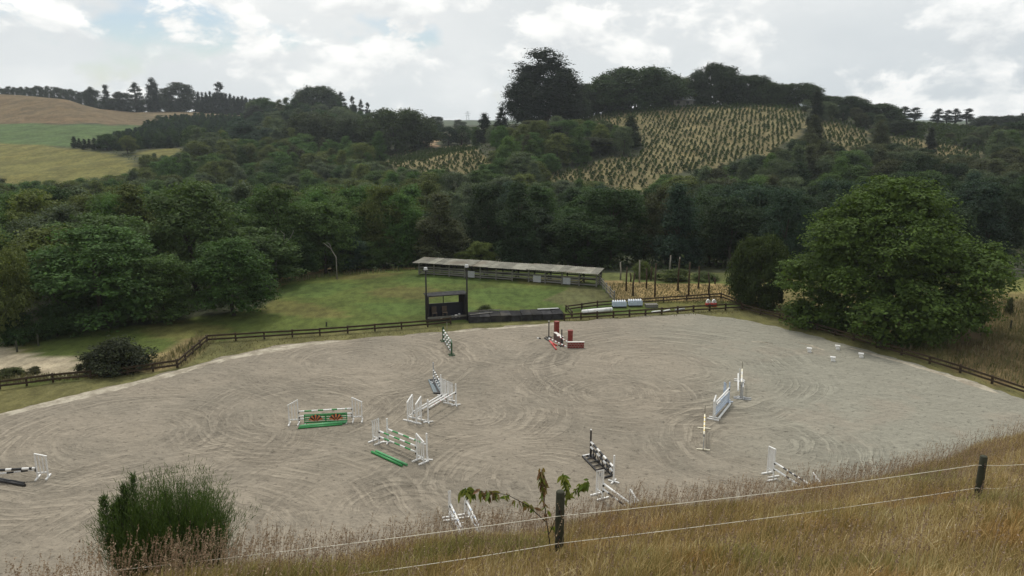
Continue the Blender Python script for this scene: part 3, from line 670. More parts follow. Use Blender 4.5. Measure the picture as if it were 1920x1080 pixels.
for i in range(13):
    px = 190+i*22; ptree(f'bush{i%3}', px, 212, 186+random.uniform(-5, 4)-(i > 6)*3, 40, random.choice(((.034, .046, .032), (.042, .056, .036), (.030, .042, .030))), f'low bushy tree under the tall far ridge trees, {ORD[i]} from the brown hill', Y=648+random.uniform(-6, 6), group='low bushy trees under the far ridge trees')
# row of dark ridge pines, the far hedge and the young pine block: countable, placed along lines
for i in range(15):
    px = 374+i*7.4; ptree(f'coni{i%2}', px, 212, 171+i*.9+random.uniform(-3, 3), 15, (.022, .030, .026), f'{ORD[i]} pine of the serrated row along the far ridge, counted from the flat topped tree', Y=635+random.uniform(-12, 12), group='serrated row of pines on the far ridge')
for i in range(20):
    px = -20+i*10.2; ptree(('bush0', 'bush1', 'bush2', 'broad0')[i % 4], px, 190, 162+random.uniform(-2, 4)+(i > 13)*6, 19, (.034, .045, .032), f'{ORD[i]} tree of the low hedge along the brown hill skyline, counted from the picture edge', Y=655+random.uniform(-8, 8), group='hedge trees along the brown hill skyline')
for i in range(12):
    px = 140+i*9.5; ptree(f'coni{i%2}', px, 280, 259+random.uniform(-4, 3)-(i > 8)*5, 13, (.024, .036, .022), f'{ORD[i]} small dark pine of the spur row under the green field', Y=338+random.uniform(-4, 4), group='spur row of small dark pines')
# --- the wood that fills the valley and the slopes behind it
SKY = [(-700,168),(0,168),(100,170),(190,178),(230,190),(300,200),(380,196),(480,184),(520,178),(570,172),(630,178),(690,208),(760,214),(790,226),(830,232),(900,234),(950,232),(1060,212),(1100,204),(1150,190),(1290,185),(1420,178),(1470,186),(1530,185),(1600,200),(1660,214),(1682,246),(1825,246),(1850,230),(1920,226),(2600,226)]
SX, SY = zip(*SKY)
def blocked(px, top, base, wpx, Y):
    for dx in (-.42, 0, .42):
        for f in (0, .3, .6, 1.0):
            y = top+(base-top)*f
            for P in OPEN:
                if inpoly([px+dx*wpx], [y], P)[0]: return True
    return False
MARKS = [(30,400,'the gravel track'),(60,330,'the olive field'),(330,400,'the tallest pale green paddock tree'),(240,290,'the spur of small pines'),(300,255,'the green field'),(440,260,'the far brown field'),(540,330,'the bleached dead branches'),(620,250,'the wooded ridge'),(640,420,'the paddock corner'),(730,290,'the massive clump in the gap'),(770,420,'the far end of the stockyard roof'),(820,305,'the small planted spur'),(930,260,'the great hilltop pine'),(960,420,'the stockyard roof'),(1060,330,'the lower planted rows'),(1100,430,'the near end of the stockyard'),(1180,250,'the lone pointed hill tree'),(1230,430,'the plot of tall poles'),(1300,330,'the main planted slope'),(1420,390,'the small round corner tree'),(1500,280,'the narrow column tree'),(1650,300,'the huge spreading tree'),(1740,250,'the skyline gums'),(1800,330,'the outer flank of the huge tree'),(1890,430,'the far pasture fence')]
cand = []
Y = 74.0
while Y < 540:
    sp = 6.4 if Y < 130 else 6.9 if Y < 230 else 8.5 if Y < 330 else 11
    n = int(Y*1.62/sp)
    for i in range(-n//2-3, n//2+4):
        cand.append((i*sp+random.uniform(-.38, .38)*sp+(Y*.37 % sp), Y+random.uniform(-.4, .4)*sp))
    Y += sp*.86
YOUNG = [(205,262),(262,246),(330,231),(470,224),(505,236),(475,262),(380,280),(345,277),(255,281),(215,284)]
n_c = len(cand)
for i in range(70):
    for j in range(40): cand.append((-245+i*4.3+random.uniform(-1.2, 1.2), 330+j*4.6+random.uniform(-1.2, 1.2), 1))
cand.sort(key=lambda c: c[1])
cz = H(np.array([c[0] for c in cand]), np.array([c[1] for c in cand]))
FRONT = [(-700,76),(0,76),(120,74),(320,76),(420,82),(480,90),(520,99),(640,101),(780,101.5),(1000,101),(1130,100),(1380,99),(1480,95),(1800,99),(2600,99)]
FX, FY = zip(*FRONT)
wood_by = {}
nwood = 0
SEEN.sort(); seen_k = 0; SAVED = []
for (x, y, *dense), z in zip(cand, cz):
    while seen_k < len(SEEN) and SEEN[seen_k][0] < y-4: cover_buf(*SEEN[seen_k][1:]); seen_k += 1
    z = float(z); bx, by, dep = [float(q) for q in proj(x, y, z)]
    if bx < -60 or bx > 1980 or y < np.interp(bx, FX, FY): continue
    if any((x-a)**2+(y-b_)**2 < r_*r_ for a, b_, r_ in SPOTS): continue
    u = random.random(); young = inpoly([bx], [by], YOUNG)[0]
    if dense and not young: continue
    if young: key, h, wd = f'coni{random.randrange(2)}', random.uniform(4.4, 6.4), random.uniform(3.6, 4.8)
    elif u < .44: key, h, wd = f'bush{random.randrange(3)}', random.uniform(6.5, 11.5), random.uniform(7, 10.4)
    elif u < .72: key, h, wd = f'broad{random.randrange(3)}', random.uniform(7, 12), random.uniform(8.5, 11.5)
    elif u < .92: key, h, wd = f'tall{random.randrange(2)}', random.uniform(9, 13), random.uniform(6, 8.2)
    else: key, h, wd = f'pine{random.randrange(2)}', random.uniform(9, 12), random.uniform(5, 6.5)
    if y > 330 and not young: h *= 1.25; wd *= 1.35
    if y < 112 and 520 < bx < 1400: h = min(h*1.12, 11.5)
    okk = False
    for k in range(7):
        tx, ty, _ = proj(x, y, z+h); ty = float(ty); wpx = wd/dep*F
        if ty > np.interp(bx, SX, SY) and not blocked(bx, ty+11, by, wpx, y): okk = True; break
        h *= .86; wd *= .90
        if h < 3.0: break
    if not okk: continue
    xs = np.clip(np.arange(int(bx-wpx*.45), int(bx+wpx*.45)+1)+600, 0, 3199)
    vis = np.maximum(buf[xs]-ty, 0)
    if vis.max() < (9 if y < 230 else 8 if not young else 2.6) or (vis > (4 if not young else 1.5)).mean() < .28: continue
    cover_buf(bx, ty, wpx); SAVED.append((y, bx, ty, wpx))
    zone_n = .5+.5*math.sin(x*.045+1.7)*math.cos(y*.05+.6)
    r_ = random.random()*.6+zone_n*.4
    if young: tint = 'blue green' if r_ < .6 else 'deep green'
    elif bx > 900 and y < 165: tint = ('dark green', 'blue green', 'dark green', 'deep green', 'brownish green')[min(4, int(r_*5))]
    elif bx > 1300 and y > 165: tint = ('grey green', 'brownish green', 'dark green', 'grey green', 'mid green')[min(4, int(r_*5))]
    elif y > 330: tint = ('dark green', 'blue green', 'deep green', 'grey green', 'olive green')[min(4, int(r_*5))]
    else: tint = ('deep green', 'grey green', 'mid green', 'olive green', 'bright green', 'brownish green')[min(5, int(random.random()*3+zone_n*3))]
    if 60 < bx < 330 and 140 < y < 235: tint = random.choice(('bright green', 'mid green', 'grey green', 'olive green'))
    t_ = tree(key, (x, y, z-.15), h, wd, tint, None, 'tree', 'young pines of the dark block' if young else 'trees of the valley wood'); nwood += 1
    if young: t_['label'] = 'small dark conical pine packed in the pine block between green field and wooded ridge'; continue
    mk = min(MARKS, key=lambda q: (q[0]-bx)**2+((q[1]-ty)*1.4)**2)
    dx, dy = bx-mk[0], ty-mk[1]
    rel = 'beside' if abs(dx) > abs(dy)*1.2 and abs(dx) < 45 else 'uphill of' if dy < -14 else 'below' if dy > 30 else 'near'
    shp = {'bush': 'bushy', 'broa': 'rounded', 'tall': 'upright', 'pine': 'pine', 'coni': 'small conical'}[key[:4]]
    wood_by.setdefault((f'{tint} {shp} tree {rel} {mk[2]}' if shp != 'pine' else f'{tint} ragged pine {rel} {mk[2]}'), []).append((bx, t_))
for lab, L in wood_by.items():
    L.sort(key=lambda q: q[0])
    for i, (_, t_) in enumerate(L):
        t_['label'] = lab if len(L) == 1 else f'{lab}, {ORD[min(i, 19)]} from left' if len(L) > 2 else f'{lab}, {("left", "right")[i]} one'
print('WOOD', nwood, 'labels', len(wood_by))
# --- young trees planted in rows on the open slopes
def sapling_mesh(seed):
    rg = np.random.default_rng(seed); n = 60; t = rg.uniform(0, 1, n)**.8; a = rg.uniform(0, 6.28, n)
    r = .86*(1.02-t)**.75*rg.uniform(.5, 1, n); P = np.stack([r*np.cos(a), r*np.sin(a), .10+1.28*t], 1)
    Nn = unit(np.stack([np.cos(a), np.sin(a), np.full(n, .5)], 1)+rg.normal(size=(n, 3))*.3)
    return leaves(P, Nn, .24, rg, .7)
SAPV = [sapling_mesh(200+i) for i in range(4)]
SAPM = [np_mesh('young_tree', v, q, [LEAF]) for v, q in SAPV]
sap = []
ca_, sa_ = math.cos(.35), math.sin(.35)
for i in range(-150, 151):
    for j in range(-120, 121):
        a, b_ = i*1.95, j*2.55+(i % 2)*.3
        x = 70+a*ca_-b_*sa_+random.uniform(-.32, .32); y = 270+a*sa_+b_*ca_+random.uniform(-.32, .32)
        if 195 < y < 365 and random.random() > .05: sap.append((x, y))
sap = np.array(sap); sz = H(sap[:, 0], sap[:, 1]); spx, spy, sdep = proj(sap[:, 0], sap[:, 1], sz)
keep = np.zeros(len(sap), bool)
for P in (PLANT1, PLANT2, PLANT3, PLANT4): keep |= inpoly(spx, spy, P)
# dense band along the top of the slope
band2 = inpoly(spx, spy, [(1632,226),(1700,236),(1840,240),(1910,258),(1890,290),(1838,285),(1732,262),(1668,251)])
keep |= band2
band = inpoly(spx, spy, [(1075,222),(1150,206),(1300,193),(1430,194),(1520,200),(1640,222),(1660,246),(1625,243),(1540,224),(1510,214),(1430,205),(1300,206),(1150,218)])
keep |= band
big = band2[keep]
sap, sz, spx, spy, sdep = sap[keep], sz[keep], spx[keep], spy[keep], sdep[keep]
od = np.argsort(sdep); big = big[od]; sap, sz, spx, spy, sdep = sap[od], sz[od], spx[od], spy[od], sdep[od]
buf[:] = 2000; near_t = sorted(SEEN+SAVED); k = 0; vis = np.zeros(len(sap), bool)
for i in np.argsort(sap[:, 1]):
    while k < len(near_t) and near_t[k][0] < sap[i, 1]-2: cover_buf(*near_t[k][1:]); k += 1
    vis[i] = spy[i]-5 < buf[min(max(int(spx[i])+600, 0), 3199)]
big = big[vis]; sap, sz, spx, spy = sap[vis | (np.arange(len(sap)) < 0)], sz[vis], spx[vis], spy[vis]
print('SAPLINGS', len(sap))
SV, SQ, nb_ = [], [], 0
for i, ((x, y), z) in enumerate(zip(sap, sz)):
    s = random.choice((.6, .8, .9, 1.0, 1.05, 1.15))*random.uniform(.85, 1.15)*(.92 if y < 235 else .84)*(1.9 if big[i] else 1); wd = random.uniform(.8, 1.25)
    if i < 290:
        o = link(bpy.data.objects.new('young_tree', SAPM[i % 4])); o.location = (x, y, z-.05); o.rotation_euler = (0, 0, random.uniform(0, 6.28)); o.scale = (s*wd, s*wd, s)
        o.color = (*random.choice(((.046, .072, .022), (.054, .076, .024), (.040, .062, .022))), 1)
        wh = 'on the small planted spur' if spx[i] < 930 else 'below the lone pointed tree' if spx[i] < 1190 else 'on the lower slope under the grey roof' if spx[i] < 1330 and spx[i] >= 1190 else 'along the lower edge of the main planted slope' if spx[i] < 1520 else 'on the planted patches past the narrow column tree'
        tag(o, f'small young tree in a planted row {wh}', 'young tree', f'young trees planted in rows {wh}')
    else:
        v, q = SAPV[i % 4]; a = random.uniform(0, 6.28); c_, s_ = math.cos(a), math.sin(a)
        vv = v*np.array([s*wd, s*wd, s]); SV.append(np.stack([vv[:, 0]*c_-vv[:, 1]*s_+x, vv[:, 0]*s_+vv[:, 1]*c_+y, vv[:, 2]+z-.05], 1)); SQ.append(q+nb_); nb_ += len(v)
if SV:
    o = link(bpy.data.objects.new('young_plantation', np_mesh('young_plantation', np.concatenate(SV), np.concatenate(SQ), [LEAF]))); o.color = (.046, .070, .023, 1); tag(o, kind='stuff')
# --- undergrowth that closes the floor of the wood
rg = np.random.default_rng(11); n = 5200
uy = rg.uniform(76, 330, n); ux = rg.uniform(-.74, .74, n)*uy; uz = H(ux, uy); upx, upy, _ = proj(ux, uy, uz)
ok = uy > np.interp(upx, FX, FY)-1.0
for P in OPEN: ok &= ~inpoly(upx, upy, P) & ~inpoly(upx, upy-5, P)
ux, uy, uz = ux[ok], uy[ok], uz[ok]; n = len(ux); k = 16; ii = np.repeat(np.arange(n), k)
o3 = rg.normal(size=(n*k, 3))*np.array([1.0, 1.0, .5]); o3[:, 2] = np.abs(o3[:, 2])*1.2
P3 = np.stack([ux, uy, uz], 1)[ii]+o3
v, q = leaves(P3, unit(rg.normal(size=(n*k, 3))*.6+np.array([0, -.2, .8])), .30, rg)
o = link(bpy.data.objects.new('undergrowth', np_mesh('undergrowth', v, q, [LEAF]))); o.color = (.038, .056, .022, 1); tag(o, kind='stuff')
# bleached dead branches at the paddock edge
def dead(label, segs, Y, rad):
    root = None
    for k, S in enumerate(segs):
        pts = [atY(px, py, Y) for px, py in S]
        if root is None:
            g = pts[0].copy(); g.z = h1(g.x, g.y)-.1; root = thing('dead_tree', label, 'dead tree', g); pts = [g]+pts
        r0 = rad if k == 0 else rad*.6
        mb = MB().tube([p-root.location for p in pts], [r0*(1-.75*i/(len(pts)-1)) for i in range(len(pts))], 6)
        mb.build('trunk' if k == 0 else 'branch', DEADBARK, root, True)
dead('bleached forked dead tree trunk against the dark paddock edge trees', [[(517,495),(524,470),(532,458)],[(532,458),(545,445),(551,432)],[(532,458),(533,440),(526,432)],[(524,470),(518,450),(517,428)]], 90.5, .075)
dead('leaning bleached dead branch pair at the paddock edge', [[(630,482),(620,466),(606,455)],[(622,468),(618,458),(612,454)]], 93.5, .085)

# ------------------------------------------------------------------ rail fences
def fence(name, label, pts, spacing, heights, post_h, post_w, rail_w, rail_h, m, posts=True, lean=.02, cat='fence', round_post=False):
    pts = [Vector(p) for p in pts]; root = thing(name, label, cat, pts[0]); L = []
    for a, b in zip(pts[:-1], pts[1:]):
        n = max(1, round((b-a).length/spacing)); L += [a.lerp(b, i/n) for i in range(n)]
    L.append(pts[-1])
    for p in L: p.z = h1(p.x, p.y)
    pm = [MB().box((0, 0, post_h/2-.15), (post_w, post_w, post_h+.3)).mesh('post', m) if not round_post else MB().tube([(0, 0, -.3), (0, 0, post_h)], [post_w/2*1.05, post_w/2*.95], 8).mesh('post', m, True)]
    for i, p in enumerate(L):
        o = link(bpy.data.objects.new('post', pm[0]), root); o.location = p-root.location
        d = (L[min(i+1, len(L)-1)]-L[max(i-1, 0)]); o.rotation_euler = (random.uniform(-lean, lean), random.uniform(-lean, lean), math.atan2(d.y, d.x)); o.scale = (1, 1, random.uniform(.95, 1.06))
    for a, b in zip(L[:-1], L[1:]):
        d = (b-a).normalized(); nrm = Vector((d.y, -d.x, 0))*(post_w/2+rail_w/2+.004)
        for hh in heights:
            j0, j1 = random.uniform(-.02, .02), random.uniform(-.02, .02)
            mb = MB().bar(a-root.location+nrm+Vector((0, 0, hh+j0))+d*.004, b-root.location+nrm+Vector((0, 0, hh+j1))-d*.004, rail_w, rail_h)
            mb.build('rail', m, root)
    return root
lf = [G(*p) for p in ((-150,748),(0,730),(100,717),(240,703),(333,690),(362,664),(388,642),(600,629),(802,613),(845,608))]
fence('rail_fence', 'dark brown two rail fence curving along the paddock side of the arena', lf, 2.15, (.28, .60), .68, .13, .05, .15, FENCEW)
rf = [G(*p) for p in ((1392,581),(1500,610),(1600,639),(1690,666),(1800,699),(1925,742),(2060,792))]
fence('rail_fence', 'dark brown two rail fence running past the huge spreading tree', rf, 2.3, (.26, .56), .64, .13, .05, .14, FENCEW)
ff = [G(*p) for p in ((1058,601),(1210,592),(1300,585),(1390,580))]
fence('rail_fence', 'dark brown rail fence between the arena and the jump storage pen', ff, 1.75, (.26, .60), .70, .14, .05, .14, FENCEW)
pf = [G(*p) for p in ((1072,596),(1061,584),(1120,576),(1200,570),(1330,561),(1352,560),(1380,570),(1389,576))]
fence('rail_fence', 'dark brown rail fence round the back of the jump storage pen', pf, 2.3, (.24, .56), .66, .12, .05, .13, FENCEW)
yf = [onground(*p) for p in ((1124,534),(1137,549),(1152,566))]
fence('rail_fence', 'short pale rail fence from the stockyard corner to the storage pen', yf, 1.9, (.35, .7, 1.0), 1.15, .12, .05, .1, OLDWOOD)
fp = [onground(*p) for p in ((1858,521),(1905,519),(1975,518))]
fence('rail_fence', 'distant pasture rail fence in front of the wood beyond the huge tree', fp, 3.0, (.5, .9), 1.1, .14, .05, .12, OLDWOOD)
for px, b_, hh, lab in ((1840,629,.85,'short dark post on the rough slope just beyond the huge tree'),(1894,620,.95,'dark post below the small thin tree on the rough slope'),
    (32,660,.9,'dark strainer post beside the gravel track, nearest the picture edge'),(72,648,1.0,'dark fence post at the far corner of the gravel track'),(306,600,1.1,'pale thin post under the lush paddock edge trees'),
    (612,612,.4,'tiny dark marker peg in the paddock grass by the arena rail')):
    p = onground(px, b_); t = thing('fence_post', lab, 'post', p)
    MB().tube([(0, 0, -.3), (.02, .01, hh)], [.085, .075], 7).build('shaft', POSTW if px != 306 else PALEPOLE, t)
    MB().tube([(.02, .01, hh), (.021, .01, hh+.02)], [.072, .05], 7).build('cap', POSTW, t)
g = [onground(px, b_) for px, b_ in ((368,536),(402,530),(440,520),(500,514),(548,514),(585,511),(632,508),(676,506),(720,504))]
fence('wire_fence', 'thin post and wire fence along the top edge of the green paddock', g, 6.0, (.5, .9), 1.1, .12, .015, .015, POSTW, round_post=True)
# tall poles of the old plot beside the stockyard
for i, (px, top, b_) in enumerate(((1163,492,524),(1174,501,546),(1187,512,555),(1199,488,530),(1212,503,541),(1228,494,557),(1255,479,512),(1271,486,545),(1291,492,555),(1309,500,541),(1328,511,553),(1340,520,532),(1182,512,528),(1367,538,552),(1272,482,516),(1220,500,526))):
    p = onground(px, b_); dep = p.y*CP-(p.z-CZ)*SP; h = (b_-top)/F*dep*1.02
    t = thing('plot_pole', f'{ORD[i]} bare tall pole of the dry grass plot' if False else '', 'pole', p, 0, 'tall bare poles of the dry grass plot')
    t['label'] = ('tall bare pole nearest the stockyard corner', 'tall bare pole second from the stockyard corner', 'short sided bare pole close to the storage pen end of the plot', 'pale bare pole behind the vine covered bush', 'bare pole standing in front of the vine covered bush', 'bare pole with its foot in straw grass, just past the vine covered bush', 'tallest pale bare pole rising out of the creeper mound', 'bare pole in the middle of the plot, one pace before the creeper mound', 'tall dark bare pole at the storage pen side of the plot middle', 'bare pole towards the small round tree, with straw grass at its foot', 'shorter bare pole third from the small round tree', 'short bare stump pole near the creeper by the small round tree', 'thin stub pole against the wood behind the plot', 'low stub post next to the small round tree', 'pale bare pole at the back of the plot against the dark wood', 'slim bare pole half hidden by the vine covered bush')[i]
    MB().tube([(0, 0, -.3), (random.uniform(-.06, .06), 0, h*.5), (random.uniform(-.12, .12), 0, h)], [.11, .095, .08], 7).build('shaft', PALEPOLE if i in (0, 3, 6, 14) else FENCEW, t, True)
    MB().tube([(0, 0, 0), (0, 0, .05)], [.10, .10], 7).build('collar', POSTW, t, loc=(0, 0, .02))

# ------------------------------------------------------------------ buildings
# stockyard shed
A, B = onground(786, 515), onground(1118, 538); L = (B-A).length; ang = math.atan2(B.y-A.y, B.x-A.x)
sh = thing('stockyard_shed', 'long low open stockyard with patchy pale sheet roof and weathered rails', 'shed', A, ang); gz = lambda x: h1(A.x+math.cos(ang)*x, A.y+math.sin(ang)*x)-A.z
nb = 11; bay = L/nb; DP = 2.3; HF, HB = 1.50, 1.64
for i in range(nb+1):
    for y, hh in ((0, HF), (DP, HB)):
        x = i*bay; MB().box((x, y, (hh+gz(x)-.3)/2), (.14, .14, hh-gz(x)*0+.3)).build('post', OLDWOOD if y == 0 else DARKWOOD, sh)  # back posts in darker timber: the shed's interior shade is in their colour
for i in range(nb):
    x0, x1 = i*bay+.08, (i+1)*bay-.08; z0, z1 = gz(x0), gz(x1)
    for r_, hh in enumerate((.22, .47, .72, .98)):
        if random.random() < .10: continue
        e = random.uniform(-.03, .03)
        MB().bar((x0, -.02, hh+z0+e), (x1, -.02, hh+z1-e*.5), .04, random.uniform(.12, .17)).build('rail', OLDWOOD, sh)
    for hh in (.35, .8, 1.15): MB().bar((x0, DP, hh+z0), (x1, DP, hh+z1), .04, .14).build('back_rail', DARKWOOD, sh)  # inner rails coloured dark to stand for the shade under the roof
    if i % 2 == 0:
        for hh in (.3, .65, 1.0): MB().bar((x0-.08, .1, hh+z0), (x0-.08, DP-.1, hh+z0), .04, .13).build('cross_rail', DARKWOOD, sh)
for hh in (.22, .47, .72, .98): MB().bar((L, .1, hh), (L, DP-.1, hh), .04, .15).build('cross_rail', OLDWOOD, sh)
for x, w_ in ((7.0, .85), (15.3, .95), (18.9, .9), (21.4, 1.1)):
    if x < L-1: MB().box((x, -.075, .48+gz(x)), (w_, .03, .78)).build('panel', GREYPL, sh).color = (1, 1, 1, 1)
for y, hh in ((0, HF), (DP, HB)): MB().bar((-.2, y, hh+.02), (L+.3, y, hh+.02), .08, .12).build('beam', DARKWOOD, sh)
x = -.5; k = 0
while x < L+.3:
    w_ = .98; sec = (0, .02, -.01, .05, .02)[min(4, int(x/L*5))]; tilt = (.05, .07, .05, .06, .04)[min(4, max(0, int(x/L*5)))]
    if k in (3, 8): x += .08
    mb = MB(); n = 8; y0, y1 = -.55+random.uniform(-.05, .05)-(.25 if k == 0 else 0), DP+.35; P = []
    for j in range(n+1):
        zz = .018*(-1)**j
        P += [(x+w_*j/n, y0, HF+.10+sec+zz), (x+w_*j/n, y1, HF+.10+sec+zz+(HB-HF)+tilt*.6)]
    mb.add(P, [(2*j, 2*j+2, 2*j+3, 2*j+1) for j in range(n)])
    mb.add([(a, b_, c_-.012) for a, b_, c_ in P], [(2*j, 2*j+1, 2*j+3, 2*j+2) for j in range(n)])
    mb.build('roof_sheet', ROOFM, sh); x += w_-.02; k += 1
# judge's hut
A, B = G(803, 604), G(874, 599); L = (B-A).length; ang = math.atan2(B.y-A.y, B.x-A.x)
hut = thing('judge_hut', 'black open fronted judge hut with long window gap and flat roof', 'hut', A, ang)
D = 1.35; FL = .22
MB().box((L/2, D/2, FL/2), (L+.1, D, FL)).build('floor', DARKWOOD, hut)
MB().box((L/2, D-.05, FL+.62), (L-.02, .08, 1.24)).build('back_wall', BLUEPLY, hut)
MB().box((L/2, D-.05, 2.30), (L-.02, .08, .16)).build('window_head', DARKWOOD, hut)
for x in (.14, L-.22): MB().box((x, D-.05, FL+1.61), (.26 if x < 1 else .40, .09, .74)).build('window_pier', DARKWOOD, hut)
MB().box((L*.47, D-.05, FL+1.61), (.07, .07, .72)).build('mullion', DARKWOOD, hut)
for x in (0, L): MB().box((x, D/2, FL+1.08), (.07, D-.02, 2.12)).build('side_wall', DARKWOOD, hut)
for x in (.02, L-.02): MB().box((x, -.03, 1.2), (.13, .12, 2.4)).build('post', DARKWOOD, hut)
MB().box((L/2, -.09, .42), (L+.2, .05, .16)).build('front_ledge', OLDWOOD, hut)
MB().prism([(-.15, 2.42), (L+.15, 2.46), (L+.15, 2.56), (-.15, 2.52)], -.12, D+.08).build('roof', BLACKSHEET, hut)
for q, xx in enumerate((.75, 1.75)):
    p = A+Vector((math.cos(ang)*xx-math.sin(ang)*.75, math.sin(ang)*xx+math.cos(ang)*.75, FL))
    c = thing('chair', ('brown chair inside the judge hut, beside the outer wall', 'brown chair in the middle of the judge hut')[q], 'chair', p, ang)
    MB().box((0, 0, .44), (.46, .46, .05)).build('seat', CHAIRM, c)
    MB().box((0, .24, .74), (.46, .04, .52)).build('backrest', CHAIRM, c)
    for sx in (-.2, .2):
        for sy in (-.2, .2): MB().box((sx, sy, .21), (.04, .04, .42)).build('leg', CHAIRM, c)
for q, (xx, yy, dx, dz, mt, lab, nm) in enumerate(((2.75, .35, .26, .20, WHITE, 'small white tub on the judge hut floor', 'tub'), (3.05, .3, .20, .34, GREYPL, 'pale grey bucket at the corner of the judge hut', 'bucket'), (2.45, .45, .34, .12, BLUE, 'pale blue cloth heap on the judge hut floor', 'cloth'), (1.28, .1, .18, .10, WHITE, 'little white box on the ledge side of the judge hut floor', 'box'))):
    if xx > L: xx = L-.3
    p = A+Vector((math.cos(ang)*xx-math.sin(ang)*yy, math.sin(ang)*xx+math.cos(ang)*yy, FL)); t = thing(nm, lab, nm, p, ang)
    MB().tube([(0, 0, 0), (0, 0, dz*.9)], [dx*.42, dx*.5], 10).build('body', mt, t); MB().tube([(0, 0, dz*.9), (0, 0, dz)], [dx*.53, dx*.5], 10).build('rim', mt, t)
for px, top, b_, lab in ((803,508,604,'tall light pole at the outer corner of the judge hut'), (874,503,600,'tall light pole at the inner corner of the judge hut by the black bank')):
    p = G(px, b_); dep = p.y*CP-(p.z-CZ)*SP; h = (b_-top)/F*dep*1.03; p += Vector((-.12 if px < 840 else .12, -.12, 0)); t = thing('light_pole', lab, 'light pole', p, ang)
    MB().tube([(0, 0, -.3), (0, 0, h)], [.085, .07], 8).build('pole', DARKWOOD, t, True)
    MB().box((0, 0, h+.03), (.34, .05, .05)).build('bracket', DARKWOOD, t)
    MB().prism([(-.17, h+.06), (.17, h+.06), (.13, h+.30), (-.13, h+.30)], -.16, .10).build('floodlight', LAMPG, t)
# black sheeted bank beside the hut
A, B = G(880, 606), G(1056, 599); L = (B-A).length; ang = math.atan2(B.y-A.y, B.x-A.x)
bk = thing('sheeted_bank', 'long low bank clad in black sheets between judge hut and storage pen', 'bank', A, ang); n = 9
for i in range(n):
    x0, x1 = L*i/n+.015, L*(i+1)/n-.015; j = random.uniform(-.03, .03)
    MB().prism([(x0, 0), (x1, 0), (x1, .58+j), (x0, .58+j)], 0, .05).build('wall_panel', BLACKSHEET, bk)
    P = [(x0, -.06, .60+j), (x1, -.06, .60+j), (x1, 1.5, .74+j+random.uniform(-.05, .05)), (x0, 1.5, .74+j)]
    MB().add(P+[(a, b_, c_-.03) for a, b_, c_ in P], [(0,1,2,3),(7,6,5,4),(0,4,5,1),(1,5,6,2),(2,6,7,3),(3,7,4,0)]).build('top_sheet', BLACKSHEET, bk)
    MB().box(((x0+x1)/2, 1.42, .34), (x1-x0, .05, .68)).build('back_panel', DARKWOOD, bk)
for x in (0, L): MB().box((x, .7, .33), (.05, 1.4, .66)).build('end_panel', BLACKSHEET, bk)
MB().bar((.2, 1.54, .80), (L*.35, 1.54, .82), .05, .06).build('edge_board', OLDWOOD, bk)
MB().bar((.1, .5, .69), (2.3, .9, .75), .12, .03).build('edge_board', OLDWOOD, bk)
MB().bar((L*.75, 1.3, .79), (L*.98, 1.36, .80), .25, .03).build('edge_board', GREYPL, bk)
# farmhouse roof on the hilltop, far pylon
p = atY(1278, 190, 338); p.z = h1(p.x, p.y); hs = thing('house', 'low house with grey roof among the hilltop trees', 'house', p, .15)
MB().box((0, 0, 1.2), (8.6, 5, 2.8)).build('wall', OLDWOOD, hs)
MB().add([(-5, -3.2, 2.5), (5, -3.2, 2.5), (5, 3.2, 2.5), (-5, 3.2, 2.5), (-3.4, 0, 4.5), (3.6, 0, 4.5)], [(0,1,5,4), (2,3,4,5), (1,2,5), (3,0,4), (3,2,1,0)]).build('roof', paint('grey_roof', (.075, .08, .08), .85, .12, 6, .15), hs)
for x in (-2.4, 1.8): MB().box((x, -2.53, 1.7), (1.4, .06, 1.0)).build('window', BLACK, hs)
p = atY(877, 232, 1050); p.z = h1(p.x, p.y)-1; py_ = thing('pylon', 'tiny lattice power pylon in the gap between the hills', 'pylon', p)
PYM = paint('steel', (.30, .31, .32), .5)
for sx in (-1, 1):
    for sy in (-1, 1): MB().bar((sx*2.2, sy*2.2, 0), (sx*.4, sy*.4, 14), .25, .25).build('leg', PYM, py_)
for z, w_ in ((8.5, 4.2), (11, 5.2), (13, 3.4)): MB().box((0, 0, z), (w_*1.6, .3, .3)).build('arm', PYM, py_)
for z in (2, 5, 8): MB().bar((-2.2+z*.13, -2.2+z*.13, z), (2.2-(z+2.5)*.13, -2.2+(z+2.5)*.13, z+2.5), .18, .18).build('brace', PYM, py_)

# ------------------------------------------------------------------ show jumps
def wing(m, label, loc, ang, side, hin=1.55, hout=1.22, wd=.56, cups=(), foot=.72, slats=2, group=None):
    """slatted wing: inner upright at the origin, the panel running outwards along local +x*side"""
    t = thing('jump_wing', label, 'jump wing', loc, ang, group); s = side
    MB().box((0, 0, hin/2+.03), (.07, .07, hin-.06)).build('upright', m, t)
    MB().box((s*wd, 0, hout/2+.03), (.07, .07, hout-.06)).build('upright', m, t)
    MB().bar((-s*.03, 0, hin+.03), (s*(wd+.05), 0, hout+.02), .075, .055).build('top_rail', m, t)
    MB().bar((s*.036, 0, .30), (s*(wd-.036), 0, .30), .05, .07).build('bottom_rail', m, t)
    for k in range(slats):
        x = wd*(k+1)/(slats+1); zt = hin+(hout-hin)*(k+1)/(slats+1)
        MB().box((s*x, 0, (zt+.335)/2), (.06, .025, zt-.345)).build('slat', m, t)
    for x in (0, s*wd): MB().box((x, 0, .035), (.08, foot, .07)).build('foot', m, t)
    for c in cups: MB().box((-s*.055, -.01, c-.05), (.05, .10, .09)).build('cup', BLACK, t)
    return t
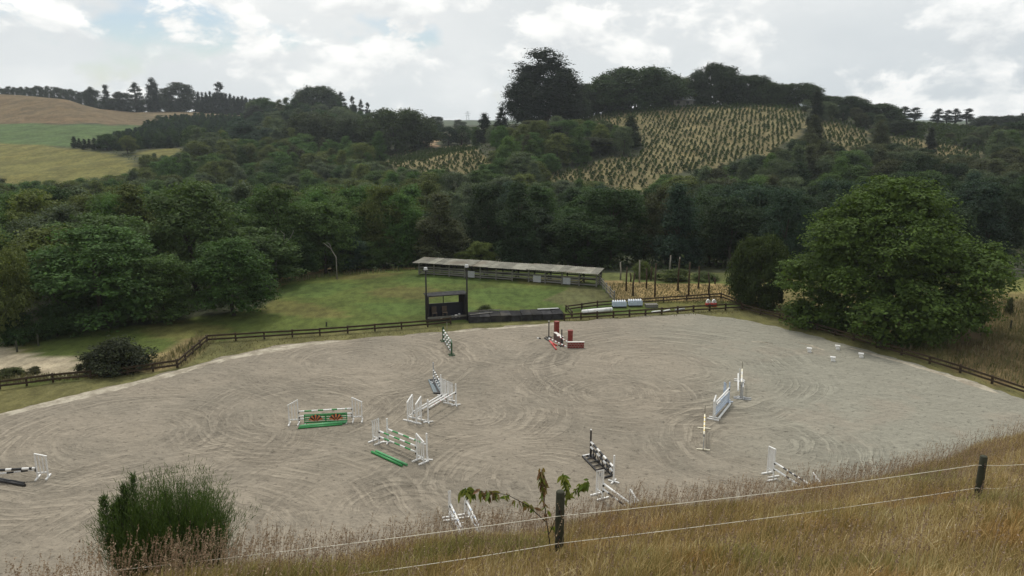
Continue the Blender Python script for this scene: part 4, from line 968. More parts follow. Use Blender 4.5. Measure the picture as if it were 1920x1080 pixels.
def stand(m, label, loc, ang, h=1.5, cups=(), side=1, foot=.62, tip=None, group=None, fm=None, th=.075, tee=False):
    fm = fm or m
    t = thing('jump_stand', label, 'jump stand', loc, ang, group)
    MB().box((0, 0, h/2+.03), (th, th, h-.06)).build('upright', m, t)
    if tip: MB().box((0, 0, h+.03), (.08, .08, .06)).build('cap', tip, t)
    for k, a in enumerate((R(90), R(0)) if tee else (R(42), R(-48))):
        for sg in ((-1, 1) if not (tee and k) else (-side,)):
            c, s_ = math.cos(a)*sg, math.sin(a)*sg
            MB().bar((c*.045, s_*.045, .045+.004*k), (c*foot/(4 if tee and k else 2), s_*foot/(4 if tee and k else 2), .035+.004*k), .07, .06).build('foot', fm, t)
    for c in cups: MB().box((-side*.06, 0, c-.05), (.05, .10, .09)).build('cup', BLACK, t)
    return t
def pole(label, a, b, mats, bands, r=.05, name='jump_pole', cat='pole', group=None, weights=None):
    a, b = Vector(a), Vector(b); L = (b-a).length; n = bands
    wts = weights or [1]*n; tot = sum(wts); acc = [0]
    for w_ in wts: acc.append(acc[-1]+w_/tot)
    o = MB().tube([(L*x, 0, 0) for x in acc], r, 10, mats=[i % len(mats) for i in range(n)]).build(name, list(mats), None)
    o.location = a; o.rotation_euler = (b-a).to_track_quat('X', 'Z').to_euler()
    for i, p_ in enumerate(o.data.polygons): p_.use_smooth = len(p_.vertices) == 4
    return tag(o, label, cat, group)
UP = Vector((0, 0, 1))
def line(Lp, Rp, zb=.03):
    A, B = G(*Lp, zb), G(*Rp, zb); d = (B-A).normalized(); return A, B, d, math.atan2(d.y, d.x), Vector((d.y, -d.x, 0))
def rest(A, B, d, hl, hr): return A+UP*hl+d*.06, B+UP*hr-d*.06
def slatpanel(t, x0, x1, z0, z1, y, m, nm='board'): MB().box(((x0+x1)/2, y, (z0+z1)/2), (x1-x0, .03, z1-z0)).build(nm, m, t)

# 1 green jump with two fan shells
A, B, d, ang, nf = line((560, 795), (662, 790))
wing(WHITE, 'white slatted jump wing at the outer end of the green shell jump', A, ang, -1, cups=(.80, .46, .30))
wing(WHITE, 'white slatted jump wing at the oxer side end of the green shell jump', B, ang, 1, cups=(.86, .52, .36))
pole('top green and white pole of the shell jump', *rest(A, B, d, .82, .86), (WHITE, GREEN), 9, weights=(2.6, 3.4, 3, 2.6, 4, 2.6, 4, 0.5, 2.4))
pole('second green and white pole of the shell jump', *rest(A, B, d, .50, .54), (WHITE, GREEN), 5, weights=(2.4, 8, .6, 8, 2.4))
pole('lowest white ended green pole of the shell jump', *rest(A, B, d, .32, .36), (WHITE, GREEN), 3, weights=(2.4, 16, 2.4))
pn = thing('shell_panel', 'green filler panel painted with two orange and black fan shells', 'filler panel', A+d*((B-A).length*.11)+nf*.14, ang); L = (B-A).length*.79
MB().box((L/2, 0, .125), (L, .05, .09)).build('bottom_rail', GREEN, pn)
MB().box((L/2, 0, .64), (L, .05, .05)).build('top_rail', PALEGREEN, pn)
for x in (.03, L*.5, L-.03): MB().box((x, 0, .42), (.10 if x == L*.5 else .06, .045, .44)).build('stile', GREEN, pn)
for z in (.25, .38, .51): MB().box((L/2, .03, z), (L-.1, .015, .05)).build('board', PALEGREEN if z < .4 else GREEN, pn)
for x in (0.05, L-.05): MB().box((x, -.02, .04), (.07, .55, .07)).build('foot', WHITE, pn)
for cx in (L*.27, L*.74):
    for k in range(9):
        a0, a1 = R(18+k*16), R(18+(k+1)*16); cz = .18; r0, r1 = .07, .44
        P = [(cx+r*math.cos(a), cz+r*math.sin(a)) for r, a in ((r0, a0+.02), (r1, a0+.02), (r1*1.02, (a0+a1)/2), (r1, a1-.02), (r0, a1-.02))]
        MB().prism(P, -.065, -.03).build('shell_rib', ORANGE if k % 2 == 0 else BLACK, pn)
pole('thick pale green ground roll in front of the shell jump', G(561, 800, .13), G(650, 791, .13), (PALEGREEN,), 1, .10, 'ground_pole')
pole('dark green ground pole lying against the pale green ground roll', G(559, 802, .08)+nf*.06, G(642, 795, .08)+nf*.06, (GREEN,), 1, .05, 'ground_pole')
# 2 green and white oxer
A, B, d, ang, nf = line((711, 832), (782, 863)); A2, B2, *_ = line((727, 830), (801, 863)); A2.z = B2.z = .03
wing(WHITE, 'white slatted jump wing at the far end of the green striped oxer', A, ang, -1, cups=(.78, .42))
wing(WHITE, 'white slatted jump wing at the near end of the green striped oxer', B, ang, 1, cups=(.80, .45))
stand(WHITE, 'white cross footed stand behind the far wing of the green striped oxer', A2, ang, 1.5)
stand(WHITE, 'white cross footed stand behind the near wing of the green striped oxer', B2, ang, 1.6)
pole('front upper green and white pole of the oxer', *rest(A, B, d, .80, .82), (WHITE, GREEN), 7, weights=(3, 3.5, 3, 3.5, 3, 3.5, 3))
pole('front lower green and white pole of the oxer', *rest(A, B, d, .46, .47), (WHITE, GREEN), 7, weights=(3, 3.5, 3, 3.5, 3, 3.5, 3))
pole('back green and white pole of the oxer', *rest(A2, B2, d, .86, .92), (WHITE, GREEN), 7, weights=(3, 3.5, 3, 3.5, 3, 3.5, 3))
pole('green ground pole before the oxer, outer of the pair', G(697, 847, .09), G(754, 873, .09), (GREEN,), 1, .075, 'ground_pole')
pole('green ground pole before the oxer, inner of the pair', G(705, 845.5, .09), G(763, 871.5, .09), (PALEGREEN,), 1, .07, 'ground_pole')
# 3 white triple bar
TB = [((774, 784), (828, 751), .42, 'lowest white pole of the triple bar', 1), ((790, 788), (840, 757), .70, 'middle white pole of the triple bar', 1), ((803, 792), (855, 760), .94, 'highest white pole of the triple bar', 0)]
for i, (a, b, hh, lab, wg) in enumerate(TB):
    A, B, d, ang, nf = line(a, b)
    if wg:
        wing(WHITE, f'white slatted wing holding the {("lowest", "middle")[i]} pole of the triple bar, near end', A, ang, -1, cups=(hh-.02,))
        wing(WHITE, f'white slatted wing holding the {("lowest", "middle")[i]} pole of the triple bar, far end', B, ang, 1, cups=(hh,), slats=3)
    else:
        stand(WHITE, 'white cross footed stand at the near end of the triple bar high pole', A, ang, 1.5, cups=(hh-.03,), side=-1)
        stand(WHITE, 'white cross footed stand at the far end of the triple bar high pole', B, ang, 1.5, cups=(hh-.03,))
    pole(lab, *rest(A, B, d, hh, hh), (WHITE, PINK) if i == 2 else (WHITE,), 9 if i == 2 else 1, weights=(6, .35, 5, .35, 5, .35, 5, .35, 6) if i == 2 else None)
A, B, d, ang, nf = line((774, 784), (828, 751)); pole('spare white pole hung just under the lowest pole of the triple bar', *rest(A, B, d, .26, .26), (WHITE,), 1)
# 4 striped jump over a slate tray
A, B, d, ang, nf = line((813, 718), (827, 743))
stand(GREYPL, 'thin grey stand at the far end of the slate tray jump', A, ang, 1.55); stand(WHITE, 'tall white stand between slate tray jump and triple bar', B, ang, 1.55, cups=(.8,))
pole('upper black and white pole over the slate tray', *rest(A, B, d, .98, .98), (WHITE, BLACK), 11, .055)
pole('lower black and white pole over the slate tray', *rest(A, B, d, .55, .55), (WHITE, BLACK), 11, .055)
tr = thing('water_tray', 'slate blue water tray lying under the striped poles', 'water tray', G(814, 740, .03), 0)
q = [G(804, 714, .03), G(824, 713, .03), G(829, 739, .03), G(814, 738, .03)]; q = [p-Vector(tr.location) for p in q]
MB().add([tuple(p+UP*.03) for p in q]+[tuple(p) for p in q], [(3,2,1,0), (4,5,6,7), (0,1,5,4), (1,2,6,5), (2,3,7,6), (3,0,4,7)]).build('sheet', SLATE, tr)
for i in range(4):
    a, b = q[i], q[(i+1) % 4]; MB().bar(a+UP*.06, b+UP*.06, .09, .10).build('rim', DKGREY if i in (0, 2) else SLATE, tr)
MB().bar(q[0].lerp(q[1], .45)+UP*.055, q[3].lerp(q[2], .55)+UP*.055, .10, .05).build('rib', BLACK, tr); MB().bar(q[0].lerp(q[1], .25)+UP*.055, q[3].lerp(q[2], .8)+UP*.055, .08, .04).build('rib', BLACK, tr)
# 5 green upright at the far rail
A, B, d, ang, nf = line((832, 641), (846, 664.5))
wing(DKGREEN, 'dark green wing at the far end of the spotted upright near the hut', A, ang, -1, 1.3, 1.1, .5, foot=.5)
wing(DKGREEN, 'dark green wing at the near end of the spotted upright near the hut', B, ang, 1, 1.25, 1.05, .4, foot=.5)
stand(PALEPOLE, 'thin pale stand rising over the spotted upright near the hut', A+nf*-.3, ang, 1.7, th=.05)
for k, (hh, lab) in enumerate(((1.05, 'top'), (.68, 'middle'), (.28, 'bottom'))): pole(f'{lab} green and white pole of the spotted upright near the hut', *rest(A, B, d, hh, hh), (WHITE, DKGREEN), 9, .06)
# 6 red wall jump
A, B, d, ang, nf = line((1029, 633), (1053, 649))
stand(BLACK, 'dark stand with white tip at the far end of the red wall jump', A, ang, 1.45, tip=WHITE); stand(BLACK, 'dark stand in front of the wall jump between the red pillars', B, ang, 1.45)
def pillar(label, loc, ang, w_, h, dpt):
    t = thing('wall_pillar', label, 'jump pillar', loc, ang); MB().box((0, 0, h/2-.02), (w_, dpt, h-.04)).build('shaft', BRICKRED, t)
    MB().box((0, 0, h-.02), (w_+.05, dpt+.05, .05)).build('cap', BRICKRED, t); MB().box((0, 0, .04), (w_+.04, dpt+.04, .08)).build('plinth', DKGREY, t); return t
P1, P2 = G(1043.5, 629, .03), G(1069, 645, .03)
pillar('red brick painted pillar at the far end of the wall jump', P1, ang, .40, 1.28, .34); pillar('red brick painted pillar beside the low red brick wall', P2, 0, .40, 1.2, .34)
t = thing('brick_wall_filler', 'low red brick wall filler with white mortar lines', 'wall filler', G(1063.5, 653, .03), R(2)); LW = 1.42
MB().box((LW/2, .12, .25), (LW, .2, .50)).build('core', MORTAR, t); bmx = MB().box((0, 0, 0), (.215, .03, .125)).mesh('brick', BRICKRED); bh = MB().box((0, 0, 0), (.10, .03, .125)).mesh('brick', BRICKRED)
for r_ in range(3):
    x = .0 if r_ % 2 == 0 else -.12
    while x < LW-.05:
        x0, x1 = max(x, .01)+.01, min(x+.235, LW-.01)-.01
        if x1-x0 > .05:
            o = link(bpy.data.objects.new('brick', bmx), t); o.location = ((x0+x1)/2, .008, .085+r_*.155); o.scale = ((x1-x0)/.215, 1, 1)
        x += .235
MB().box((LW/2, .12, .515), (LW+.05, .26, .03)).build('coping', MORTAR, t)
wl = thing('wall_filler', 'dark brick wall filler standing between the two red pillars', 'wall filler', G(1038, 636, .03), ang); LW = 1.55
MB().box((LW/2, .12, .3), (LW, .22, .6)).build('core', DKGREY, wl); MB().box((LW/2, .12, .615), (LW+.06, .28, .03)).build('coping', MORTAR, wl)
b2 = MB().box((0, 0, 0), (.2, .03, .11)).mesh('brick', paint('brown_brick', (.16, .10, .09), .7, .2))
for r_ in range(4):
    for k in range(7):
        o = link(bpy.data.objects.new('brick', b2), wl); o.location = (.12+k*.218, -.005, .08+r_*.14)
pole('front red and white pole across the wall jump', G(1029, 634, 1.0), G(1062, 650, .72), (WHITE, BRICKRED), 11, .05)
pole('back red and white pole behind the wall jump', G(1045, 629, 1.05), G(1064, 641, .95), (WHITE, BRICKRED), 7, .05)
pole('dark red ground pole on the arena, crossing a faded one', G(1021, 633.5, .08), G(1044, 648, .08), (BLACK, RED), 2, .06, 'ground_pole', weights=(4, 6)); pole('faded red ground pole before the wall jump', G(1032, 640, .20), G(1043, 655, .08), (PINK, RED), 3, .06, 'ground_pole')
pole('small pale pole end on the sand beside the red ground poles', G(1007, 634, .07), G(1014, 634.5, .07), (WHITE, BLACK), 2, .05, 'ground_pole')
# 7 white plank jump
A, B, d, ang, nf = line((1340, 784), (1366, 755))
wing(WHITE, 'white wing at the near end of the pale blue plank jump', A, ang, -1, 1.5, 1.2, .35, cups=(.98,), slats=1); stand(BLUE, 'pale blue stand at the far end of the plank jump', B, ang, 1.45, cups=(1.0,))
wing(BLUE, 'pale blue wing behind the far end of the plank jump', B+nf*-.35, ang, 1, 1.35, 1.1, .4)
pole('top white pole of the pale blue plank jump', *rest(A, B, d, 1.02, 1.04), (WHITE,), 1, .055); pole('second pale pole of the plank jump', *rest(A, B, d, .80, .82), (WHITE, BLUE), 3, .055)
t = thing('plank_panel', 'pale blue slatted filler panel of the plank jump', 'filler panel', A+d*.15, ang); L = (B-A).length-.3
for z in (.16, .33, .50, .66): MB().box((L/2, .02, z), (L, .03, .13)).build('plank', BLUE, t)
for x in (.05, L-.05): MB().box((x, .05, .40), (.05, .03, .66)).build('stile', WHITE, t)
pole('white ground pole in front of the pale blue plank jump', G(1347, 785, .09), G(1369, 757, .09), (WHITE,), 1, .07, 'ground_pole')
# 8, 9 jumps seen end on
A, B, d, ang, nf = line((1390, 716), (1389, 746))
stand(PALEPOLE, 'thin pale stand at the far end of the end on white jump', A, ang, 1.55, fm=WHITE, th=.04); wing(WHITE, 'white wing at the far end of the end on white jump', A+nf*.15, ang, -1, .95, .8, .4); stand(GREYPL, 'grey stand at the near end of the end on white jump', B, ang, 1.15, cups=(.9,)); wing(GREYPL, 'grey wing at the near end of the end on white jump', B+nf*-.1, ang, 1, 1.0, .85, .3, foot=1.15)
pole('upper cream pole of the end on white jump', *rest(A, B, d, .98, .95), (CREAM, WHITE), 5); pole('lower white pole of the end on white jump', A+UP*.6+nf*.25, B+UP*.5+nf*.2, (WHITE,), 1)
A, B, d, ang, nf = line((1320, 804), (1318.5, 844))
stand(PALEPOLE, 'thin pale stand at the far end of the yellow striped jump', A, ang, 1.5, foot=.75, fm=CREAM, th=.04, tee=True); stand(GREYPL, 'low pale stand at the near end of the yellow striped jump', B, ang, 1.0, foot=.75, cups=(.9,), fm=CREAM, th=.05, tee=True)
pole('upper yellow and white pole seen end on', *rest(A, B, d, .95, .92), (CREAM, YELLOW), 9, .045, weights=(3, 1, 3, 1, 3, 1, 3, 1, 3)); pole('lower cream pole seen end on under the yellow one', *rest(A, B, d, .5, .5), (CREAM,), 1, .04)
# 10 black jump with truss
A, B, d, ang, nf = line((1107, 857), (1150.5, 904))
stand(BLACK, 'dark stand at the far end of the black and white jump', A, ang, 1.6, tip=WHITE); stand(WHITE, 'white cross footed stand at the near end of the black and white jump', B, ang, 1.5, cups=(.75, .45))
pole('upper black and white pole above the black truss', *rest(A, B, d, .92, .82), (WHITE, BLACK), 8, .06, weights=(2.4, 3.4, 2.4, 3.4, 2.4, 3.4, 2.4, .2)); pole('lower black and white pole above the black truss', *rest(A, B, d, .62, .55), (WHITE, BLACK), 8, .06, weights=(2.4, 3.4, 2.4, 3.4, 2.4, 3.4, 2.4, .2))
q = [G(1092, 856, .05), G(1107, 853, .05), G(1148, 892, .05), G(1131, 897, .05)]; t = thing('truss_frame', 'black wooden tray frame with triangular trusses under the striped poles', 'jump frame', q[0]); o_ = Vector(t.location)
for i in range(4):
    a, b = q[i]-o_, q[(i+1) % 4]-o_; MB().bar(a+UP*.03, b+UP*.03, .08, .08).build('rail', BLACK if i != 0 else WHITE, t)
for k in range(1, 6):
    f = k/6; a, b = q[0].lerp(q[3], f)-o_, q[1].lerp(q[2], f)-o_; MB().bar(a+UP*.045, b+UP*.045, .06, .05).build('crossbar', BLACK, t)
for k in range(5):
    f0, f1 = k/5+.02, (k+1)/5-.02; a, b = q[1].lerp(q[2], f0)-o_, q[1].lerp(q[2], f1)-o_; c = (a+b)/2+UP*.62+nf*-.0
    MB().bar(a+UP*.07, c, .05, .05).build('truss', BLACK, t); MB().bar(b+UP*.07, c, .05, .05).build('truss', BLACK, t)
# 11 white jump hidden by the bank grass
A, B, d, ang, nf = line((1130, 936), (1180, 975))
wing(WHITE, 'white slatted wing half sunk behind the bank grass by the black truss', A, ang, -1, cups=(.8, .5)); wing(WHITE, 'white wing hidden behind the bank grass at the hidden pole ends', B, ang, 1)
pole('upper white pole running down behind the bank grass', *rest(A, B, d, .86, .86), (WHITE,), 1); pole('lower white pole running down behind the bank grass', *rest(A, B, d, .55, .55), (WHITE, BLACK), 5)
# 12 spread jump behind the sapling
for i, (a, b) in enumerate((((845, 976), (868, 1026)), ((875, 971), (900, 1020)))):
    A, B, d, ang, nf = line(a, b); s_ = ('outer', 'inner')[i]
    wing(WHITE, f'white wing of the grass screened spread jump, {s_} row', A, ang, -1, 1.5, 1.3, .3, cups=(.8,)); stand(WHITE, f'white stand buried in bank grass, {s_} row of the screened spread jump', B, ang, 1.2)
    pole(f'upper white pole, {s_} row of the grass screened spread jump', *rest(A, B, d, .86, .80), (WHITE, BLUE), 5, weights=(4, 1, 3, 1, 4)); pole(f'lower white pole, {s_} row of the grass screened spread jump', *rest(A, B, d, .48, .45), (WHITE,), 1)
# 13 white jump at the bank edge
A, B, d, ang, nf = line((1450, 895), (1520, 942))
wing(WHITE, 'white slatted wing standing clear beside the bank grass', A, ang, -1, 1.55, 1.5, .5, cups=(.85, .5), slats=4); wing(WHITE, 'white wing lost in the bank grass past the black banded pole', B, ang, 1)
pole('upper white pole with black bands running into the bank grass', *rest(A, B, d, .86, .86), (WHITE, BLACK), 9, weights=(5, 2, 1, 2, 1, 2, 1, 2, 4)); pole('lower white pole running into the bank grass under the black banded one', *rest(A, B, d, .5, .5), (WHITE, BLACK), 5, weights=(5, 1, 3, 1, 4)); pole('white ground pole before the bank edge jump', G(1437, 902, .07), G(1458, 898, .07), (WHITE,), 1, .05, 'ground_pole')
# 14 black and white upright at the picture edge
A, B, d, ang, nf = line((-55, 908), (71, 897))
wing(WHITE, 'white slatted wing of the black striped upright by the picture edge', B, ang, 1, 1.36, 1.18, .5, cups=(.6, .5)); wing(WHITE, 'white wing of the black striped upright, outside the picture edge', A, ang, -1)
pole('thick upper black and white pole by the picture edge', A+UP*.70+d*.06, B+UP*.58-d*.06, (WHITE, BLACK), 9, .07, weights=(2.6, 3, 2.6, 3.4, 2, 3.4, 2.4, 1, 1)); pole('lower black and white pole by the picture edge', A+UP*.40+d*.06, B+UP*.5-d*.06, (WHITE, BLACK), 9, .05)
pole('black ground pole by the picture edge, outer of the pair', G(-40, 894, .09), G(47, 910, .09), (BLACK,), 1, .07, 'ground_pole'); pole('black ground pole by the picture edge, inner of the pair', G(-42, 890, .09), G(45, 906, .09), (BLACK,), 1, .07, 'ground_pole')
# trotting blocks
for px, py, lab in ((1517, 660, 'white trotting block nearest the middle of the arena'), (1570, 655, 'white trotting block closest to the rail and huge tree'), (1561, 677, 'white trotting block at the front of the group of four'), (1614, 670, 'white trotting block at the far outer end of the group of four')):
    t = thing('trotting_block', lab, 'jump block', G(px, py, .03), R(-22), 'white trotting blocks in the arena corner'); t.scale = (.86, .86, .86)
    MB().box((0, 0, .36), (.46, .30, .10)).build('top', WHITE, t); MB().prism([(-.10, .10), (.10, .10), (.14, .20), (.20, .31), (-.20, .31), (-.14, .20)], -.13, .13).build('waist', WHITE, t); MB().box((.04, 0, .05), (.36, .30, .10)).build('base', WHITE, t)
# ------------------------------------------------------------------ the storage pen
a, b = G(1092, 585, .26), G(1147, 580, .26); t = thing('white_roll', 'long white roll lying in the storage pen', 'roll', a-UP*.23); v = b-a
MB().tube([(0, 0, .23), tuple(v*.5+UP*.235), tuple(v+UP*.23)], .22, 14).build('drum', WHITE, t, True)
for f in (.16, .92): MB().tube([tuple(v*f+UP*.23), tuple(v*(f+.012)+UP*.23)], .235, 14).build('band', GREYPL, t)
for q, (px, py) in enumerate(((1149, 577), (1179, 575))):
    a = G(px, py, .03); t = thing('scalloped_filler', ('pale blue scalloped filler stack beside the long white roll', 'pale blue scalloped filler stack beside the grey pallet')[q], 'filler', a, R(4), 'pale blue scalloped fillers in the storage pen')
    n = 6; w_ = 1.42/n
    for k in range(n):
        P = [(k*w_+.005, .12), ((k+1)*w_-.005, .12)]+[(k*w_+w_/2+math.cos(R(a_))*(w_/2-.005), .52+math.sin(R(a_))*.13) for a_ in range(0, 181, 36)]
        MB().prism(P, 0, .55).build('scallop', BLUE, t)
        MB().tube([(k*w_+w_/2, -.01, .635), (k*w_+w_/2, .57, .635)], .05, 8).build('ridge', WHITE, t)
    for y in (.05, .5): MB().box((.71, y, .06), (1.42, .08, .11)).build('bearer', DARKWOOD, t)
t = thing('pallet', 'grey wooden pallet stood behind the pale scalloped fillers', 'pallet', G(1211, 577, .03), R(4))
for k in range(6): MB().box((.1+k*.21, .3, .30), (.17, .7, .03)).build('slat', OLDWOOD, t)
for y in (0, .3, .6): MB().box((.63, y, .14), (1.25, .09, .26)).build('bearer', OLDWOOD, t)
for q, (p0, p1) in enumerate((((1222, 585), (1240, 583)), ((1244, 583.5), (1256, 581)), ((1266, 581), (1284, 579)))):
    pole(('short white pole on the pen grass, first along the rail', 'short thick white pole on the pen grass, middle one along the rail', 'grey white pole on the pen grass, last along the rail')[q], G(*p0, .1), G(*p1, .1), (WHITE,) if q < 2 else (GREYPL,), 1, .08, 'ground_pole', group='white poles lying in the storage pen')
for q, px in enumerate((1327.5, 1338.5)):
    t = thing('arched_filler', ('red based filler with white arched top, on the scalloped filler side', 'red based filler with white arched top, on the corner side')[q], 'filler', G(px, 574, .03), R(3), 'red and white arched fillers in the storage pen')
    MB().box((0, 0, .17), (.50, .34, .34)).build('base', RED, t)
    P = [(.23*math.cos(R(a_)), .36+.36*math.sin(R(a_))) for a_ in range(0, 181, 20)]; MB().prism([(-.23, .34), (.23, .34)]+P, -.10, .10).build('arch', WHITE, t)
    for a_ in (45, 90, 135): MB().bar((0, -.112, .38), (.2*math.cos(R(a_)), -.112, .38+.28*math.sin(R(a_))), .02, .03).build('groove', GREYPL, t)

# ------------------------------------------------------------------ the photographer's bank: rope fence, sapling, bush, grass
for q, (px, top, b_, Y) in enumerate(((1048, 921, 1042, 10.3), (1832, 855, 940, 13.2))):
    p = atY(px, b_, Y); zt = atY(px, top, Y).z; p.z = h1(p.x, p.y); h = zt-p.z
    t = thing('fence_post', ('round weathered fence post beside the reddish sapling', 'round weathered fence post on the high end of the bank')[q], 'fence post', p)
    t.rotation_euler = (0, R(.5 if q == 0 else .8), 0)
    MB().tube([(0, 0, -.4), (0, 0, h*.5), (0, 0, h-.015), (0, 0, h)], [.068, .066, .064, .055], 14).build('shaft', POSTW, t, True)
    for k in range(2): MB().box((-.01, -.075, (.80, .30)[k]*h if q else (.61, .20)[k]*h+.12), (.03, .03, .05)).build('insulator', BLACK, t)
def rope(label, P, sag=.02):
    pts = []
    for a, b in zip(P[:-1], P[1:]):
        for i in range(14): f = i/14; pts.append(a.lerp(b, f)-UP*(sag*4*f*(1-f)))
    pts.append(P[-1]); MBo = MB().tube(pts, .0052, 5); o = MBo.build('fence_rope', WIRE, None, True); tag(o, label, 'rope')
rope('upper white fence rope stretched along the bank', [atY(-60, 1097, 8.6), atY(1046, 968, 10.22), atY(1830, 872, 13.1), atY(1990, 862, 14.0)], .05)
rope('lower white fence rope running through the grass heads', [atY(500, 1096, 9.3), atY(1047, 1019, 10.22), atY(1831, 915, 13.1), atY(1915, 909.5, 13.6)], .04)
# reddish sapling
LG = [(.10, .14, .03), (.17, .19, .045), (.19, .14, .07), (.18, .105, .065), (.15, .135, .055)]
def sap_pt(px, py, dy=0.0): return atY(px, py, 10.8+dy)
p0 = atY(1032, 1045, 10.8); p0.z = h1(p0.x, p0.y)-.05
sg = thing('sapling', 'spindly sapling with drooping green and reddish leaves beside the rope fence post', 'sapling', p0)
STEMS = [([(1031, 1020), (1024, 970), (1019, 930), (1017, 900), (1015, 880)], .012), ([(1023, 978), (990, 948), (952, 928), (905, 921), (866, 918)], .008), ([(1028, 1005), (1052, 950), (1066, 912), (1054, 888)], .008), ([(1062, 935), (1088, 912), (1104, 903)], .006)]
lm = []
for k in range(3):
    L_ = .105; P = [(0, 0, 0), (.014, .006, -L_*.3), (.012, .004, -L_*.65), (0, .0, -L_), (-.012, .004, -L_*.65), (-.014, .006, -L_*.3), (0, -.004, -L_*.5)]
    mb = MB(); mb.add(P, [(0, 1, 6), (1, 2, 6), (2, 3, 6), (3, 4, 6), (4, 5, 6), (5, 0, 6)]); lm.append(mb.mesh('leaf', LEAF))
nleaf = 0
for si, (S, r0) in enumerate(STEMS):
    pts = [sap_pt(px, py, .05*si)-p0 for px, py in S]
    if si == 0: pts = [Vector((0, 0, 0))]+pts
    MB().tube(pts, [r0*(1-.7*i/(len(pts)-1)) for i in range(len(pts))], 6).build('stem' if si == 0 else 'branch', BARK, sg, True)
    for i in range((80, 92, 66, 56)[si]):
        f = random.random()**.6 if si != 1 else random.choice((random.uniform(.86, 1.0), random.uniform(.86, 1), random.uniform(.62, .78), random.uniform(.62, .78), random.uniform(.15, .55)))
        if si == 0: f = .38+.62*f
        g = f*(len(pts)-1); k = min(int(g), len(pts)-2); c = pts[k].lerp(pts[k+1], g-k)
        o = link(bpy.data.objects.new('leaf', lm[i % 3]), sg); o.location = c+Vector((random.uniform(-.035, .035), random.uniform(-.05, .05), random.uniform(-.02, .03)))
        o.rotation_euler = (random.gauss(0, .45), random.gauss(0, .55), random.uniform(0, 6.28)); s_ = random.uniform(.85, 1.6)*(1.25 if si == 1 and f > .6 else 1); o.scale = (s_*1.2, s_, s_)
        red = (si == 0) or (si == 1 and f < .82 and random.random() < .7)
        o.color = (*(random.choice(LG[2:]) if red and random.random() < .75 else random.choice(LG[:2])), 1); nleaf += 1
# broom bush on the bank edge
bp_ = atY(318, 1020, 9.6); bp_.z = h1(bp_.x, bp_.y)-.1
tb = thing('broom_bush', 'dense wispy green broom bush at the bank edge behind dry grass', 'bush', bp_)
rg = np.random.default_rng(31)
def sprays(n, base_r, hmin, hmax, lean, seed, tw, cx=0.0, upb=0.0):
    rg = np.random.default_rng(seed); a = rg.uniform(0, 6.28, n); q = np.sqrt(rg.uniform(0, 1, n))
    bx, by = cx+np.cos(a)*q*base_r, np.sin(a)*q*base_r*.8; hh = rg.uniform(hmin, hmax, n)*(1-.35*q*q)
    d = np.stack([np.cos(a)*q*lean+rg.normal(size=n)*.13, np.sin(a)*q*lean+rg.normal(size=n)*.13, np.ones(n)], 1)
    return np.stack([bx*.62, by*.5, np.zeros(n)], 1), d, hh
zt = atY(312, 886, 9.6).z-bp_.z
root, d, hh = sprays(860, .84, zt*.62, zt*1.04, .26, 5, .01)
n = len(root); kk_ = 80; ii = np.repeat(np.arange(n), kk_); f = rg.uniform(.22, 1.0, n*kk_)
P = root[ii]+d[ii]*(hh[ii]*f)[:, None]*np.array([1, 1, 1]); P[:, 2] -= .10*(np.hypot(d[ii, 0], d[ii, 1])*f)**2
P += rg.normal(size=P.shape)*.036
dirs = unit(d[ii]+rg.normal(size=P.shape)*.42+np.array([0, 0, .25])); sd = unit(np.cross(dirs, rg.normal(size=P.shape))); ln = rg.uniform(.04, .10, (len(P), 1)); wd = .0034
Vb = np.stack([P-sd*wd, P+sd*wd, P+dirs*ln+sd*wd*.3, P+dirs*ln-sd*wd*.3], 1).reshape(-1, 3)
o = link(bpy.data.objects.new('foliage', np_mesh('broom', Vb, np.arange(len(Vb)).reshape(-1, 4), [LEAF])), tb); o.color = (.070, .112, .036, 1)
mb = MB()
for i in range(0, n, 9): mb.tube([tuple(root[i]), tuple(root[i]+d[i]*hh[i]*.5), tuple(root[i]+d[i]*hh[i]*.9)], [.012, .008, .003], 4)
mb.build('stems', BARK, tb)
# spiked columns of the same bush on its open side
for px, top, b_, w_, yy in ((194, 932, 1000, .085, 0), (213, 950, 1010, .075, .1), (222, 936, 1000, .06, .15), (248, 892, 990, .075, .2), (232, 912, 990, .06, .1), (205, 985, 1030, .06, -.1)):
    a = atY(px+6, b_, 9.5+yy)-bp_; b = atY(px, top, 9.5+yy)-bp_; m_ = 900; f = rg.uniform(0, 1, m_)**.9; an = rg.uniform(0, 6.28, m_)
    ax = np.array(b-a); r_ = w_*(1.05-f*.75); P = np.array(a)+ax*f[:, None]+np.stack([np.cos(an)*r_, np.sin(an)*r_, np.zeros(m_)], 1)*rg.uniform(.3, 1, (m_, 1))
    dirs = unit(np.stack([np.cos(an)*.5, np.sin(an)*.5, np.ones(m_)], 1)+rg.normal(size=(m_, 3))*.25); sd = unit(np.cross(dirs, rg.normal(size=(m_, 3)))); ln = rg.uniform(.03, .06, (m_, 1))
    P += rg.normal(size=P.shape)*.018
    Vc = np.stack([P-sd*.004, P+sd*.005, P+dirs*ln+sd*.002, P+dirs*ln-sd*.002], 1).reshape(-1, 3)
    o = link(bpy.data.objects.new('spike', np_mesh('spike', Vc, np.arange(len(Vc)).reshape(-1, 4), [LEAF])), tb); o.color = (.052, .082, .034, 1)
